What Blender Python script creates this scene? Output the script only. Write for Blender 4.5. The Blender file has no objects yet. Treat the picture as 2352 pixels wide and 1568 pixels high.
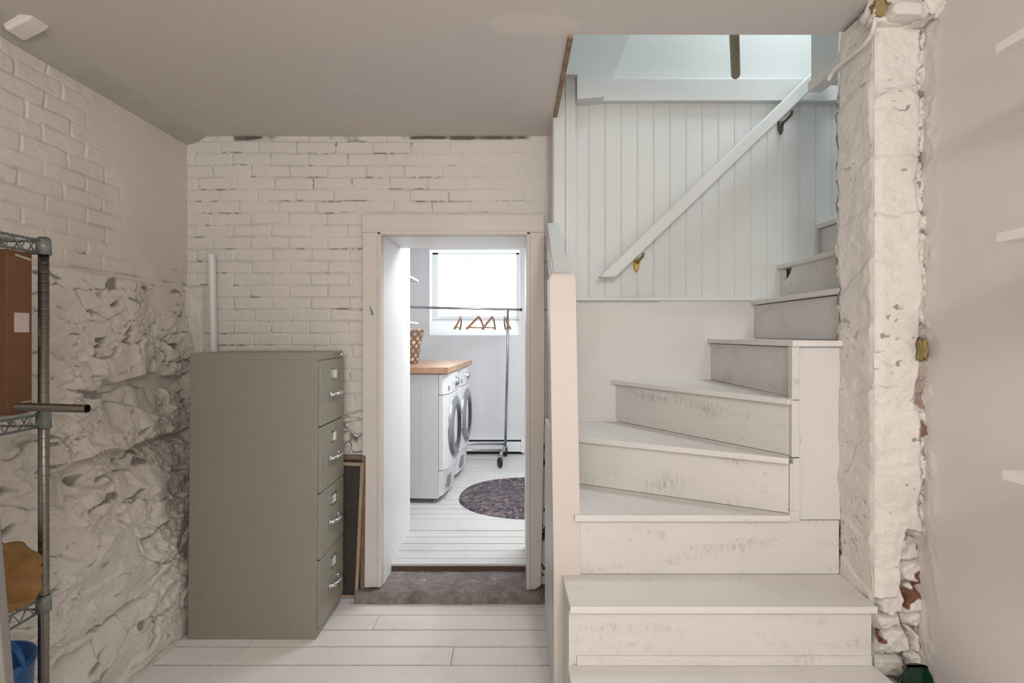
import bpy, bmesh, math, random
import numpy as np
from mathutils import Vector, Matrix, noise as mn
R = math.radians
random.seed(7)
D = bpy.data
COL = bpy.context.scene.collection
scene = bpy.context.scene
# ------------------------------------------------------------------ camera
CAMZ = 1.41; F = 1287.0
cd = D.cameras.new('camera'); cd.sensor_width = 36.0; cd.lens = F/2352*36.0
cd.shift_x = -2/2352; cd.shift_y = -17/2352; cd.clip_start = .02
cam = D.objects.new('camera', cd); COL.objects.link(cam)
cam.location = (0, 0, CAMZ); cam.rotation_euler = (R(90), 0, 0)
scene.camera = cam
# ------------------------------------------------------------------ world
w = D.worlds.new('world'); scene.world = w; w.use_nodes = True
bg = w.node_tree.nodes['Background']; bg.inputs[0].default_value = (.80, .84, .90, 1); bg.inputs[1].default_value = .25
# ------------------------------------------------------------------ lights
def area(name, loc, target, size, power, color, size_y=None, spread=180):
    l = D.lights.new(name, 'AREA'); l.energy = power; l.color = color
    l.shape = 'RECTANGLE'; l.size = size; l.size_y = size_y or size; l.spread = R(spread)
    o = D.objects.new(name, l); COL.objects.link(o); o.location = loc
    d = Vector(target) - Vector(loc); o.rotation_euler = d.to_track_quat('-Z', 'Y').to_euler()
    return o
def bulb(name, loc, power, color, radius):
    l = D.lights.new(name, 'POINT'); l.energy = power; l.color = color; l.shadow_soft_size = radius
    o = D.objects.new(name, l); COL.objects.link(o); o.location = loc; return o
bulb('room_lamp_and_fill', (.38, -.75, 2.18), 50, (1.0, .95, .905), .12)
area('room_lamp_and_fill', (-.1, -1.45, 1.7), (-.15, 3.0, 1.25), 1.5, 35, (1.0, .955, .92), 1.3)  # added soft fill panel behind the camera, no fixture there
area('landing_lamp', (1.55, 2.30, 3.85), (.78, 2.36, .9), .4, 13, (.90, .97, 1.0), spread=125)
area('laundry_lamp', (.30, 4.35, 2.38), (.0, 4.8, .4), .8, 60, (.96, .98, 1.0), 1.4)
scene.view_settings.view_transform = 'Standard'
scene.view_settings.look = 'None'
scene.view_settings.gamma = 1
scene.view_settings.exposure = 0.0
scene.view_settings.use_curve_mapping = False

# ------------------------------------------------------------------ helpers
def px(x, y, Y):
    """world point that stands at depth Y"""
    return ((x-1178)*Y/F, Y, CAMZ-(y-767)*Y/F)

def nodes(name):
    m = D.materials.new(name); m.use_nodes = True
    nt = m.node_tree; b = nt.nodes['Principled BSDF']
    return m, nt, b
def N(nt, t, **kw):
    n = nt.nodes.new(t)
    for k, v in kw.items():
        if hasattr(n, k): setattr(n, k, v)
        else: n.inputs[k.replace('_', ' ')].default_value = v
    return n
def mixc(nt, fac, a, b):
    m = nt.nodes.new('ShaderNodeMix'); m.data_type = 'RGBA'
    L = nt.links
    for sock, v in ((0, fac), (6, a), (7, b)):
        if isinstance(v, (int, float)): m.inputs[sock].default_value = v
        elif isinstance(v, tuple): m.inputs[sock].default_value = (*v[:3], 1)
        else: L.new(v, m.inputs[sock])
    return m.outputs[2]
def mathn(nt, op, a, b=None, clamp=False):
    m = nt.nodes.new('ShaderNodeMath'); m.operation = op; m.use_clamp = clamp
    for i, v in enumerate((a, b)):
        if v is None: continue
        if isinstance(v, (int, float)): m.inputs[i].default_value = v
        else: nt.links.new(v, m.inputs[i])
    return m.outputs[0]
def ramp(nt, v, a, b):
    m = nt.nodes.new('ShaderNodeMapRange'); m.clamp = True
    nt.links.new(v, m.inputs[0]); m.inputs[1].default_value = a; m.inputs[2].default_value = b
    return m.outputs[0]
def noise(nt, vec, scale, detail=4, rough=.55, dist=0):
    n = N(nt, 'ShaderNodeTexNoise'); n.inputs['Scale'].default_value = scale
    n.inputs['Detail'].default_value = detail; n.inputs['Roughness'].default_value = rough
    n.inputs['Distortion'].default_value = dist
    nt.links.new(vec, n.inputs['Vector']); return n.outputs['Fac']
def coords(nt, scale=(1, 1, 1)):
    tc = N(nt, 'ShaderNodeTexCoord'); mp = N(nt, 'ShaderNodeMapping'); mp.inputs['Scale'].default_value = scale
    nt.links.new(tc.outputs['Object'], mp.inputs['Vector']); return mp.outputs[0]

def paint(name, col, rough=.5, var=.06, vscale=3.0, bump=.15, bscale=60, bdist=.002, dirt=None, speck=0, grain=None, stains=0, attr=False, tone2=None):
    """white house paint with slow tone changes, brush relief, specks and dirt"""
    m, nt, b = nodes(name); v = coords(nt); L = nt.links
    dark = tuple(c*(1-var*2.2) for c in col)
    c = mixc(nt, noise(nt, v, vscale, 5, .6), dark, tuple(min(1, x*(1+var)) for x in col))
    if tone2:
        c = mixc(nt, ramp(nt, noise(nt, v, 1.7, 3, .6), .5, .75), c, tone2)
    if stains:
        sv = coords(nt, (1.6, 1.6, 5))
        s = ramp(nt, noise(nt, sv, 2.6, 3, .6), .52, .80)
        f = ramp(nt, noise(nt, coords(nt, (1, 1, .30)), 90, 8, .8), .46, .66)
        s = mathn(nt, 'MULTIPLY', mathn(nt, 'MULTIPLY', s, f), stains)
        c = mixc(nt, s, c, (.12, .105, .085))
    if speck:
        s = ramp(nt, noise(nt, v, 55, 2, .5), .755, .79)
        c = mixc(nt, mathn(nt, 'MULTIPLY', s, speck), c, (.07, .055, .045))
    if attr:
        a = N(nt, 'ShaderNodeAttribute'); a.attribute_name = 'gap'
        c = mixc(nt, a.outputs['Fac'], c, dirt or (.05, .04, .032))
        a2 = N(nt, 'ShaderNodeAttribute'); a2.attribute_name = 'bare'
        c = mixc(nt, a2.outputs['Fac'], c, (.16, .07, .04))
    L.new(c, b.inputs['Base Color'])
    b.inputs['Roughness'].default_value = rough
    b.inputs['Specular IOR Level'].default_value = .35
    h = noise(nt, v, bscale, 6, .65)
    if grain:
        gv = coords(nt, grain)
        h = mathn(nt, 'ADD', mathn(nt, 'MULTIPLY', noise(nt, gv, 14, 5, .7, .6), 1.5), mathn(nt, 'MULTIPLY', h, .5))
    bp = N(nt, 'ShaderNodeBump'); bp.inputs['Strength'].default_value = bump; bp.inputs['Distance'].default_value = bdist
    L.new(h, bp.inputs['Height']); L.new(bp.outputs[0], b.inputs['Normal'])
    return m
def plain(name, col, rough=.5, metal=0, bump=0, bscale=80, var=.05, spec=.5, coat=0):
    m, nt, b = nodes(name); v = coords(nt)
    c = mixc(nt, noise(nt, v, 6, 4), tuple(x*(1-var) for x in col), tuple(min(1, x*(1+var)) for x in col))
    nt.links.new(c, b.inputs['Base Color']); b.inputs['Roughness'].default_value = rough
    b.inputs['Metallic'].default_value = metal; b.inputs['Specular IOR Level'].default_value = spec
    b.inputs['Coat Weight'].default_value = coat
    if bump:
        bp = N(nt, 'ShaderNodeBump'); bp.inputs['Strength'].default_value = bump; bp.inputs['Distance'].default_value = .002
        nt.links.new(noise(nt, v, bscale, 4), bp.inputs['Height']); nt.links.new(bp.outputs[0], b.inputs['Normal'])
    return m
def wood(name, c1, c2, scale=(1, 12, 12), rough=.5, stripes=None):
    m, nt, b = nodes(name); v = coords(nt, scale)
    c = mixc(nt, ramp(nt, noise(nt, v, 6, 5, .6, .4), .3, .7), c1, c2)
    if stripes:
        br = N(nt, 'ShaderNodeTexBrick'); br.inputs['Scale'].default_value = 1
        br.inputs['Color1'].default_value = (*c1, 1); br.inputs['Color2'].default_value = (*c2, 1)
        br.inputs['Mortar'].default_value = (*[x*.7 for x in c1], 1); br.inputs['Mortar Size'].default_value = .0012
        br.inputs['Brick Width'].default_value = stripes[0]; br.inputs['Row Height'].default_value = stripes[1]
        tc = coords(nt); nt.links.new(tc, br.inputs['Vector'])
        c = mixc(nt, .55, c, br.outputs['Color'])
    nt.links.new(c, b.inputs['Base Color']); b.inputs['Roughness'].default_value = rough
    return m

WHITE = (.70, .665, .63)
M = {}
M['brick'] = paint('painted_brick', (.72, .69, .64), .55, .05, 2.2, .45, 110, .003, attr=True)
M['stone'] = paint('painted_stone', (.72, .67, .605), .55, .07, 3, .5, 70, .006, attr=True)
M['plaster'] = paint('pillar_plaster', (.76, .72, .675), .55, .06, 4, .5, 70, .004, attr=True)
M['wall_r'] = paint('flat_wall_paint', (.71, .675, .65), .6, .035, 1.6, .12, 150, .001)
M['stair'] = paint('stair_paint', (.72, .70, .675), .42, .04, 3, .25, 60, .0015, speck=.75, grain=(.5, 6, 6), stains=.6)
M['riser'] = paint('riser_paint', (.67, .65, .625), .45, .035, 3, .2, 60, .0015, speck=.7, grain=(.4, 5, 5), stains=1.0)
M['panel'] = paint('panel_paint', (.67, .655, .635), .45, .035, 3, .2, 60, .0015, speck=.4, grain=(.4, 5, 5))
M['newel'] = paint('newel_paint', (.66, .60, .555), .45, .03, 3, .2, 120, .0012, speck=.3)
M['bead'] = paint('board_paint', (.65, .665, .65), .4, .04, 2.2, .2, 90, .001, speck=.25)
M['cool'] = paint('upper_wall_paint', (.66, .69, .68), .55, .03, 2, .15, 120, .001)
M['casing'] = paint('casing_paint', (.70, .65, .615), .42, .045, 3, .2, 90, .0012, speck=.2)
M['jamb'] = paint('jamb_paint', (.86, .86, .86), .42, .02, 2, .15, 60, .001, grain=(6, 6, .4))
M['laundry'] = paint('laundry_wall_paint', (.72, .73, .745), .6, .03, 1.5, .1, 100, .001)
M['ltrim'] = paint('laundry_trim_paint', (.80, .82, .83), .5, .02, 2, .1, 100, .001)
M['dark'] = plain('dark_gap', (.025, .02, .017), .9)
M['bare_wood'] = wood('bare_wood', (.20, .12, .07), (.35, .24, .16), (3, 3, 3), .7)
M['pole'] = wood('pole_wood', (.20, .165, .10), (.28, .235, .15), (10, 10, 1), .5)
M['cabinet'] = plain('putty_enamel', (.29, .275, .225), .42, 0, .12, 250, .03)
M['cabinet_front'] = M['cabinet']
M['chrome'] = plain('chrome', (.72, .72, .72), .18, 1)
M['rack'] = plain('rack_chrome', (.42, .43, .44), .25, 1)
M['zinc'] = plain('zinc_wire', (.42, .45, .43), .35, .8)
M['collar'] = plain('grey_collar', (.20, .225, .215), .4, .3)
M['steel'] = plain('dark_steel', (.24, .225, .205), .36, 1)
M['card'] = plain('card', (.8, .8, .77), .7)
M['carton'] = paint('cardboard', (.22, .105, .052), .75, .08, 6, .25, 30, .002)
M['tape'] = plain('frosted_tape', (.62, .55, .50), .25, 0, .3, 60, .2)
M['burlap'] = paint('tan_cloth', (.36, .20, .07), .9, .12, 9, .8, 160, .004)
M['blue'] = plain('blue_plastic', (.01, .10, .30), .35)
M['green'] = plain('dark_green_plastic', (.006, .03, .016), .3)
M['pvc'] = plain('white_pvc', (.74, .70, .70), .3)
M['appl'] = plain('white_enamel', (.62, .63, .64), .3, 0, .05, 200, .02)
M['appl_front'] = plain('white_fascia', (.74, .75, .76), .25, var=.02)
M['silver'] = plain('silver_plastic', (.30, .31, .33), .3, .5)
M['glass_dark'] = plain('dark_door_glass', (.03, .03, .035), .08)
M['rubber'] = plain('black_rubber', (.012, .012, .013), .5)
M['block'] = wood('butcher_block', (.40, .22, .12), (.58, .37, .24), (6, 2, 6), .4, (.4, .045))
M['hanger'] = wood('hanger_wood', (.22, .085, .03), (.32, .13, .045), (4, 4, 10), .3)
M['brass'] = plain('aged_brass', (.30, .20, .06), .35, .9)
M['iron'] = plain('dark_bracket', (.09, .10, .08), .45, .6)
M['screen'] = plain('dark_screen', (.035, .028, .024), .6, 0, .5, 300, .3)
M['frame_l'] = wood('frame_wood', (.30, .22, .15), (.42, .33, .24), (12, 12, 2), .55)
M['frame_d'] = wood('frame_wood_dark', (.14, .095, .065), (.22, .15, .10), (12, 12, 2), .55)
M['foam'] = paint('expanding_foam', (.38, .30, .13), .8, .15, 30, .8, 60, .01)
M['bracketwhite'] = paint('shelf_paint', (.78, .74, .70), .5, .03, 4, .1, 60, .001)

def tag(o, label=None, cat=None, group=None, kind=None):
    if label: o['label'] = label
    if cat: o['category'] = cat
    if group: o['group'] = group
    if kind: o['kind'] = kind
    return o
def thing(name, label, cat, loc, group=None, rz=0):
    o = D.objects.new(name, None); COL.objects.link(o); o.location = loc; o.empty_display_size = .05
    o.rotation_euler = (0, 0, rz)
    return tag(o, label, cat, group)
def fin(name, bm, mat, parent=None, smooth=False, bevel=0, local=False, struct=False, seg=2, subsurf=0):
    me = D.meshes.new(name); bmesh.ops.recalc_face_normals(bm, faces=bm.faces) if len(bm.faces) else None
    bm.to_mesh(me); bm.free()
    for m_ in (mat if isinstance(mat, (list, tuple)) else [mat]): me.materials.append(m_)
    if smooth:
        for p in me.polygons: p.use_smooth = True
    o = D.objects.new(name, me); COL.objects.link(o)
    if bevel:
        b = o.modifiers.new('bevel', 'BEVEL'); b.width = bevel; b.segments = seg; b.limit_method = 'ANGLE'; b.angle_limit = R(35)
        for p in me.polygons: p.use_smooth = True
        b.harden_normals = True
    if subsurf:
        s = o.modifiers.new('sub', 'SUBSURF'); s.levels = subsurf; s.render_levels = subsurf
    if parent:
        o.parent = parent
        if not local:
            root = parent
            while root.parent: root = root.parent
            if parent is root: o.location = -Vector(root.location)
    if struct: o['kind'] = 'structure'
    return o
def BX(bm, x0, x1, y0, y1, z0, z1, rot=None, mi=0):
    r = bmesh.ops.create_cube(bm, size=1)
    mt = Matrix.Translation(((x0+x1)/2, (y0+y1)/2, (z0+z1)/2)) @ Matrix.Diagonal((abs(x1-x0), abs(y1-y0), abs(z1-z0), 1))
    if rot: mt = rot @ mt
    bmesh.ops.transform(bm, matrix=mt, verts=r['verts'])
    if mi:
        for f in {f for v in r['verts'] for f in v.link_faces}: f.material_index = mi
    return r['verts']
def PR(bm, pts, z0, z1):
    """vertical prism from plan outline"""
    a = [bm.verts.new((p[0], p[1], z0)) for p in pts]; b = [bm.verts.new((p[0], p[1], z1)) for p in pts]
    bm.faces.new(a[::-1]); bm.faces.new(b); n = len(pts)
    for i in range(n): bm.faces.new((a[i], a[(i+1) % n], b[(i+1) % n], b[i]))
def PY(bm, pts, y0, y1):
    """prism from elevation outline (x,z) along y"""
    a = [bm.verts.new((p[0], y0, p[1])) for p in pts]; b = [bm.verts.new((p[0], y1, p[1])) for p in pts]
    bm.faces.new(a); bm.faces.new(b[::-1]); n = len(pts)
    for i in range(n): bm.faces.new((a[i], b[i], b[(i+1) % n], a[(i+1) % n]))
def TUBE(bm, pts, r, n=12, caps=True, rr=None):
    pts = [Vector(p) for p in pts]; rings = []
    up = None
    for i, p in enumerate(pts):
        d = (pts[min(i+1, len(pts)-1)] - pts[max(i-1, 0)]).normalized()
        if up is None:
            a = Vector((0, 0, 1)) if abs(d.z) < .9 else Vector((1, 0, 0)); up = (a - d*a.dot(d)).normalized()
        else: up = (up - d*up.dot(d)).normalized()
        s = d.cross(up); rad = rr[i] if rr else r
        rings.append([bm.verts.new(p + (up*math.cos(2*math.pi*k/n) + s*math.sin(2*math.pi*k/n))*rad) for k in range(n)])
    for a, b in zip(rings, rings[1:]):
        for k in range(n): bm.faces.new((a[k], a[(k+1) % n], b[(k+1) % n], b[k]))
    if caps: bm.faces.new(rings[0][::-1]); bm.faces.new(rings[-1])
def LATHE(bm, prof, c=(0, 0, 0), n=32, axis='z'):
    rings = []
    for r_, h in prof:
        ring = []
        for k in range(n):
            a = 2*math.pi*k/n
            p = (r_*math.cos(a), r_*math.sin(a), h)
            if axis == 'x': p = (h, r_*math.cos(a), r_*math.sin(a))
            if axis == 'y': p = (r_*math.cos(a), h, r_*math.sin(a))
            ring.append(bm.verts.new((c[0]+p[0], c[1]+p[1], c[2]+p[2])))
        rings.append(ring)
    for a, b in zip(rings, rings[1:]):
        for k in range(n): bm.faces.new((a[k], a[(k+1) % n], b[(k+1) % n], b[k]))
    return rings
def box(name, x0, x1, y0, y1, z0, z1, mat, parent=None, bevel=.003, **kw):
    bm = bmesh.new(); BX(bm, x0, x1, y0, y1, z0, z1); return fin(name, bm, mat, parent, bevel=bevel, **kw)

# ---- numpy noise
def _h(ix, iy, s):
    v = np.sin(ix*127.1 + iy*311.7 + s*74.7)*43758.5453
    return v - np.floor(v)
def vn(x, y, s=0):
    ix = np.floor(x); iy = np.floor(y); fx = x-ix; fy = y-iy
    fx = fx*fx*(3-2*fx); fy = fy*fy*(3-2*fy)
    a = _h(ix, iy, s); b = _h(ix+1, iy, s); c = _h(ix, iy+1, s); d = _h(ix+1, iy+1, s)
    return (a*(1-fx)+b*fx)*(1-fy) + (c*(1-fx)+d*fx)*fy
def fbm(x, y, s=0, o=4, g=.5):
    t = 0; a = 1; n = 0
    for i in range(o):
        t = t + a*vn(x*2**i + 17.3*i, y*2**i - 9.1*i, s+i); n += a; a *= g
    return t/n
def ss(a, b, x):
    t = np.clip((x-a)/(b-a), 0, 1); return t*t*(3-2*t)
def worley(x, y, s=0, jit=.85):
    """distance to nearest cell edge, id"""
    ix = np.floor(x); iy = np.floor(y)
    d1 = np.full(x.shape, 9.); d2 = np.full(x.shape, 9.); idn = np.zeros(x.shape)
    for dx in (-1, 0, 1):
        for dy in (-1, 0, 1):
            cx = ix+dx; cy = iy+dy
            qx = cx+.5+(_h(cx, cy, s)-.5)*jit; qy = cy+.5+(_h(cx, cy, s+5)-.5)*jit
            d = np.hypot(x-qx, y-qy)
            nr = d < d1
            d2 = np.where(nr, d1, np.minimum(d2, d)); idn = np.where(nr, _h(cx, cy, s+9), idn); d1 = np.where(nr, d, d1)
    return d2-d1, idn
def facets(x, y, s=0, jit=.8, tx=.3, ty=.3):
    ix = np.floor(x); iy = np.floor(y)
    d1 = np.full(x.shape, 9.); d2 = np.full(x.shape, 9.); h = np.zeros(x.shape)
    for dx in (-1, 0, 1):
        for dy in (-1, 0, 1):
            cx = ix+dx; cy = iy+dy
            ox = x-(cx+.5+(_h(cx, cy, s)-.5)*jit); oy = y-(cy+.5+(_h(cx, cy, s+5)-.5)*jit)
            d = np.hypot(ox, oy); nr = d < d1
            hh = (_h(cx, cy, s+9)-.5)+(_h(cx, cy, s+11)-.5)*tx*ox+((_h(cx, cy, s+13)-.5)+.35)*ty*oy
            d2 = np.where(nr, d1, np.minimum(d2, d)); h = np.where(nr, hh, h); d1 = np.where(nr, d, d1)
    return h, d2-d1
def bricks(u, v, s=0, bw=.2065, ch=.0648, crack=.5, wob=.004):
    vv = v + (fbm(u*3, v*3, s, 3)-.5)*.012 + (vn(u*30, v*30, s+2)-.5)*wob
    row = np.floor(vv/ch); off = (row % 2)*bw*.5 + (_h(row, row*0, s+3)-.5)*.05
    uu = u + off + (vn(u*12, v*25, s+4)-.5)*.008
    col = np.floor(uu/bw)
    fu = uu-col*bw; fv = vv-row*ch
    rnd = _h(col, row, s+6); rnd2 = _h(col, row, s+8)
    du = np.minimum(fu, bw-fu); dv = np.minimum(fv, ch-fv)
    d = -np.log(np.exp(-du/.004)+np.exp(-dv/.004))*.004
    fill = ss(.35, .75, fbm(u*5, v*6, s+11, 3))              # mortar smeared flush
    g = (1-ss(.0005, .0075, d))*(1-.65*fill)
    h = -g*.0075 + (rnd-.5)*.004 + (fv/ch-.5)*(rnd2-.5)*.006 + (fbm(u*22, v*22, s+13, 4)-.5)*.005
    m = fbm(u*4.2+rnd*3, v*9+rnd2*5, s+17, 3)
    edge = ss(.0052, .0022, fv) * ss(.0, .06, m-(.74-.26*crack*rnd2))
    edgv = ss(.0052, .002, fu) * ss(.0, .06, m-(.78-.22*crack*rnd))
    gp = np.clip(edge+edgv, 0, 1)*ss(.3, .5, vn(u*45, v*45, s+19))
    return h-gp*.008, np.clip(gp*.8 + g*.17*ss(.3, .6, vn(u*9, v*14, s+23)), 0, 1)
def grid(name, us, vs, pos, mat, keep=None, parent=None, struct=True, flip=False):
    U, V = np.meshgrid(us, vs); P, gp, bare = pos(U, V)
    nu = len(us); nv = len(vs)
    me = D.meshes.new(name)
    i = np.arange((nu-1)*(nv-1)); a = (i//(nu-1))*nu + i % (nu-1)
    q = np.stack([a, a+1, a+1+nu, a+nu], 1)
    if flip: q = q[:, ::-1]
    if keep is not None:
        uc = (U[:-1, :-1]+U[1:, 1:])/2; vc = (V[:-1, :-1]+V[1:, 1:])/2
        q = q[keep(uc, vc).ravel()]
    me.vertices.add(nu*nv); me.vertices.foreach_set('co', P.reshape(-1, 3).astype(np.float32).ravel())
    me.loops.add(len(q)*4); me.loops.foreach_set('vertex_index', q.ravel().astype(np.int32))
    me.polygons.add(len(q)); me.polygons.foreach_set('loop_start', np.arange(0, len(q)*4, 4, dtype=np.int32))
    me.polygons.foreach_set('use_smooth', np.ones(len(q), dtype=bool))
    me.update(calc_edges=True)
    for nm, arr in (('gap', gp), ('bare', bare)):
        at = me.attributes.new(nm, 'FLOAT', 'POINT'); at.data.foreach_set('value', np.broadcast_to(arr, U.shape).astype(np.float32).ravel())
    me.materials.append(mat); o = D.objects.new(name, me); COL.objects.link(o)
    if parent: o.parent = parent
    if struct: o['kind'] = 'structure'
    return o
def smoothwarp(us):
    return us

CE = 2.475         # ceiling height
LF = .078          # laundry floor height
YB = 3.02          # back wall
# ================================================================== STRUCTURE
# ---- floor: boards laid across, one mesh
def floor_boards(name, x0, x1, ys, z, mat, bmat, seed, struct=True, th=.02, gap=.004, joints=None):
    rnd = random.Random(seed); bm = bmesh.new()
    gs = [gap*rnd.uniform(.55, 1.5) for _ in ys]
    for i, (a, b) in enumerate(zip(ys, ys[1:])):
        dz = rnd.uniform(-.0012, .0012)
        cuts = [x0] + sorted(joints.get(i, []) if joints else []) + [x1]
        for c0, c1 in zip(cuts, cuts[1:]):
            BX(bm, c0+.001, c1-.001, a+gs[i]/2, b-gs[i+1]/2, z-th+dz, z+dz+rnd.uniform(-.0005, .0005))
    BX(bm, x0, x1, ys[0], ys[-1], z-th-.03, z-th*.6, mi=1)
    return fin(name, bm, [mat, bmat], None, bevel=.0012, struct=struct)
M['seam'] = plain('seam_dirt', (.10, .065, .05), .9)
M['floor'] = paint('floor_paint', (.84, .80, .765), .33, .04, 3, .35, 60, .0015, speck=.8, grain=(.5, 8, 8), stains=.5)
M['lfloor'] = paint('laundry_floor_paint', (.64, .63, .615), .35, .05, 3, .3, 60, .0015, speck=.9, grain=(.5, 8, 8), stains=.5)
ys = [2.966]; 
while ys[-1] > -1.6: ys.append(ys[-1]-(.142 if len(ys) > 1 else .15))
ys = ys[::-1]; nb = len(ys)-1
joints = {nb-2: [px(862, 1430, 2.73)[0]], nb-4: [px(1038, 1510, 2.44)[0]], nb-3: [-1.2]}
floor_boards('floor', -1.9, 1.6, ys, 0, M['floor'], M['seam'], 3, joints=joints, gap=.011)

# ---- left wall: brick above, bulging rubble stone below
def leftwall(U, V):   # U = depth, V = height
    hb, gb = bricks(U+.07, V+.01, 31, crack=.5)
    # smooth plaster at the upper far corner
    edge = 2.38 + (fbm(V*5, V*0+2, 5, 3)-.5)*.3 + (2.35-V)*.35
    pm = ss(-.06, .05, U-edge)*ss(1.72, 1.85, V)
    hb = hb*(1-pm*.9); gb = gb*(1-pm)
    # stone
    top = 1.658 + (fbm(U*6, U*0, 8, 3)-.5)*.016 - .012*(U-2.4)
    t = ss(-.006, .006, top-V)
    near = .30+.70*ss(1.50, 1.85, U)
    bulge = (.058 + .172*ss(1.6, 0, V))*near
    def rdg(a, b_, sd, o=4): return 1-np.abs(2*fbm(a, b_, sd, o, .55)-1)*2.2
    wx = (fbm(U*3, V*3, 45, 3)-.5)
    big = (fbm(U*2.4+wx, V*3.4, 51, 3)-.5)*.075
    wv = V*3.6 + U*.35 + fbm(U*1.9, V*2.2, 61, 3)*1.6
    fr = wv-np.floor(wv); rowid = np.floor(wv)
    led = (ss(0, .80, fr) - ss(.86, 1, fr))*(.008+.030*_h(rowid, rowid*0, 64))
    wv2 = V*10 - U*1.6 + fbm(U*4, V*4, 71, 4)*2.8
    fr2 = wv2-np.floor(wv2)
    m2 = ss(.45, .62, fbm(U*4, V*5, 75, 3))
    led2 = (ss(0, .75, fr2)-ss(.86, .96, fr2))*.016*m2
    wv3 = V*21 - U*4 + fbm(U*8, V*8, 171, 4)*3
    fr3 = wv3-np.floor(wv3); m3 = ss(.48, .6, fbm(U*6, V*7, 175, 3))
    led3 = (ss(0, .7, fr3)-ss(.8, 1, fr3))*.010*m3
    fine = np.clip(rdg(U*9, V*13, 81), -1, 1)*.009 + (fbm(U*26, V*34, 85, 4, .65)-.5)*.020
    def under(U0, U1, V0, H, d):
        e = ss(U0, U0+.12, U)*ss(U1+.12, U1, U); v0 = V0+(fbm(U*5, U*0, 88, 3)-.5)*.08
        t_ = (V-v0)/H; return -d*e*ss(.05, -.02, t_)*np.clip(1+t_, 0, 1)*(t_ > -1)
    hol = under(2.25, 2.9, 1.20-.0*U, .22, .085) + under(1.95, 2.9, .915, .20, .075) + under(1.8, 2.3, .30, .14, .05) + under(2.3, 2.6, .55, .12, .05)
    xw = U*3.0+(fbm(U*4, V*4, 201, 4)-.5)*1.1; yw = V*7.5+U*.8+(fbm(U*4, V*5, 205, 4)-.5)*1.5
    fh, fe = facets(xw, yw, 211, .8, 1.0, 1.2)
    xw2 = U*8+(fbm(U*9, V*9, 221, 4)-.5)*1.4; yw2 = V*19+U*2+(fbm(U*9, V*9, 225, 4)-.5)*1.8
    fh2, fe2 = facets(xw2, yw2, 231, .85, 1.0, 1.3)
    rough = ss(.42, .58, fbm(U*3.2, V*4.2, 241, 3))
    fac = fh*.030*ss(0, .10, fe) + fh2*.010*rough*ss(0, .12, fe2) - ss(.07, .0, fe)*.006*rough
    led = led*.7; led2 = led2*.6*rough; led3 = led3*.8*rough; fine = fine*(.28+.72*rough)+(fbm(U*60, V*70, 251, 3)-.5)*.004
    big = big + fac
    amp = ss(1.62, 1.15, V); amp2 = .30+.70*amp
    vq = V+(fbm(U*7, V*5, 97, 3)-.5)*.10 - U*.08
    crk = ss(.80, .86, vn(U*8+3, vq*46, 91))*ss(.50, .60, fbm(U*5, V*5, 95, 2))
    crk = np.maximum(crk, ss(.86, .885, fr2)*ss(.925, .90, fr2)*ss(.56, .66, fbm(U*9, V*6, 99, 3))*m2)
    crk = np.maximum(crk, ss(.83, .87, fr3)*ss(.93, .89, fr3)*ss(.54, .66, fbm(U*12, V*8, 199, 3))*m3)
    crk = np.maximum(crk, ss(.035, .012, fe)*ss(.50, .62, fbm(U*6, V*7, 261, 3)))
    hole = ss(.68, .74, fbm(U*13, vq*26, 103, 3))*ss(1.25, 1.35, V)*ss(1.60, 1.54, V)*ss(2.1, 2.3, U)
    hs = bulge + (big+led)*(.12+.80*amp)*near + (led2+led3+fine)*amp2 + hol - crk*.010 - hole*.028
    hs = hs - .05*ss(2.50, 2.70, U)*ss(.1, .5, V)
    hs = np.where(U > 2.52, np.minimum(hs, .225), hs)
    hs = np.where(U < 1.58, np.minimum(hs, .085), hs)
    hs = np.clip(hs, .012, .30)
    hole = hole*.8
    h = hb*(1-t) + hs*t; g = np.maximum(gb*(1-t), np.clip(crk*.65+hole*.8, 0, 1)*t)
    X = -1.755 + h
    return np.stack([X, U, V], -1), g, 0*U
us = np.concatenate([np.arange(-1.6, 1.3, .03), np.arange(1.3, 3.07, .0048)])
vs = np.concatenate([np.arange(-.02, 2.56, .0048)])
grid('wall_left', us, vs, leftwall, M['stone'], flip=True)

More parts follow.
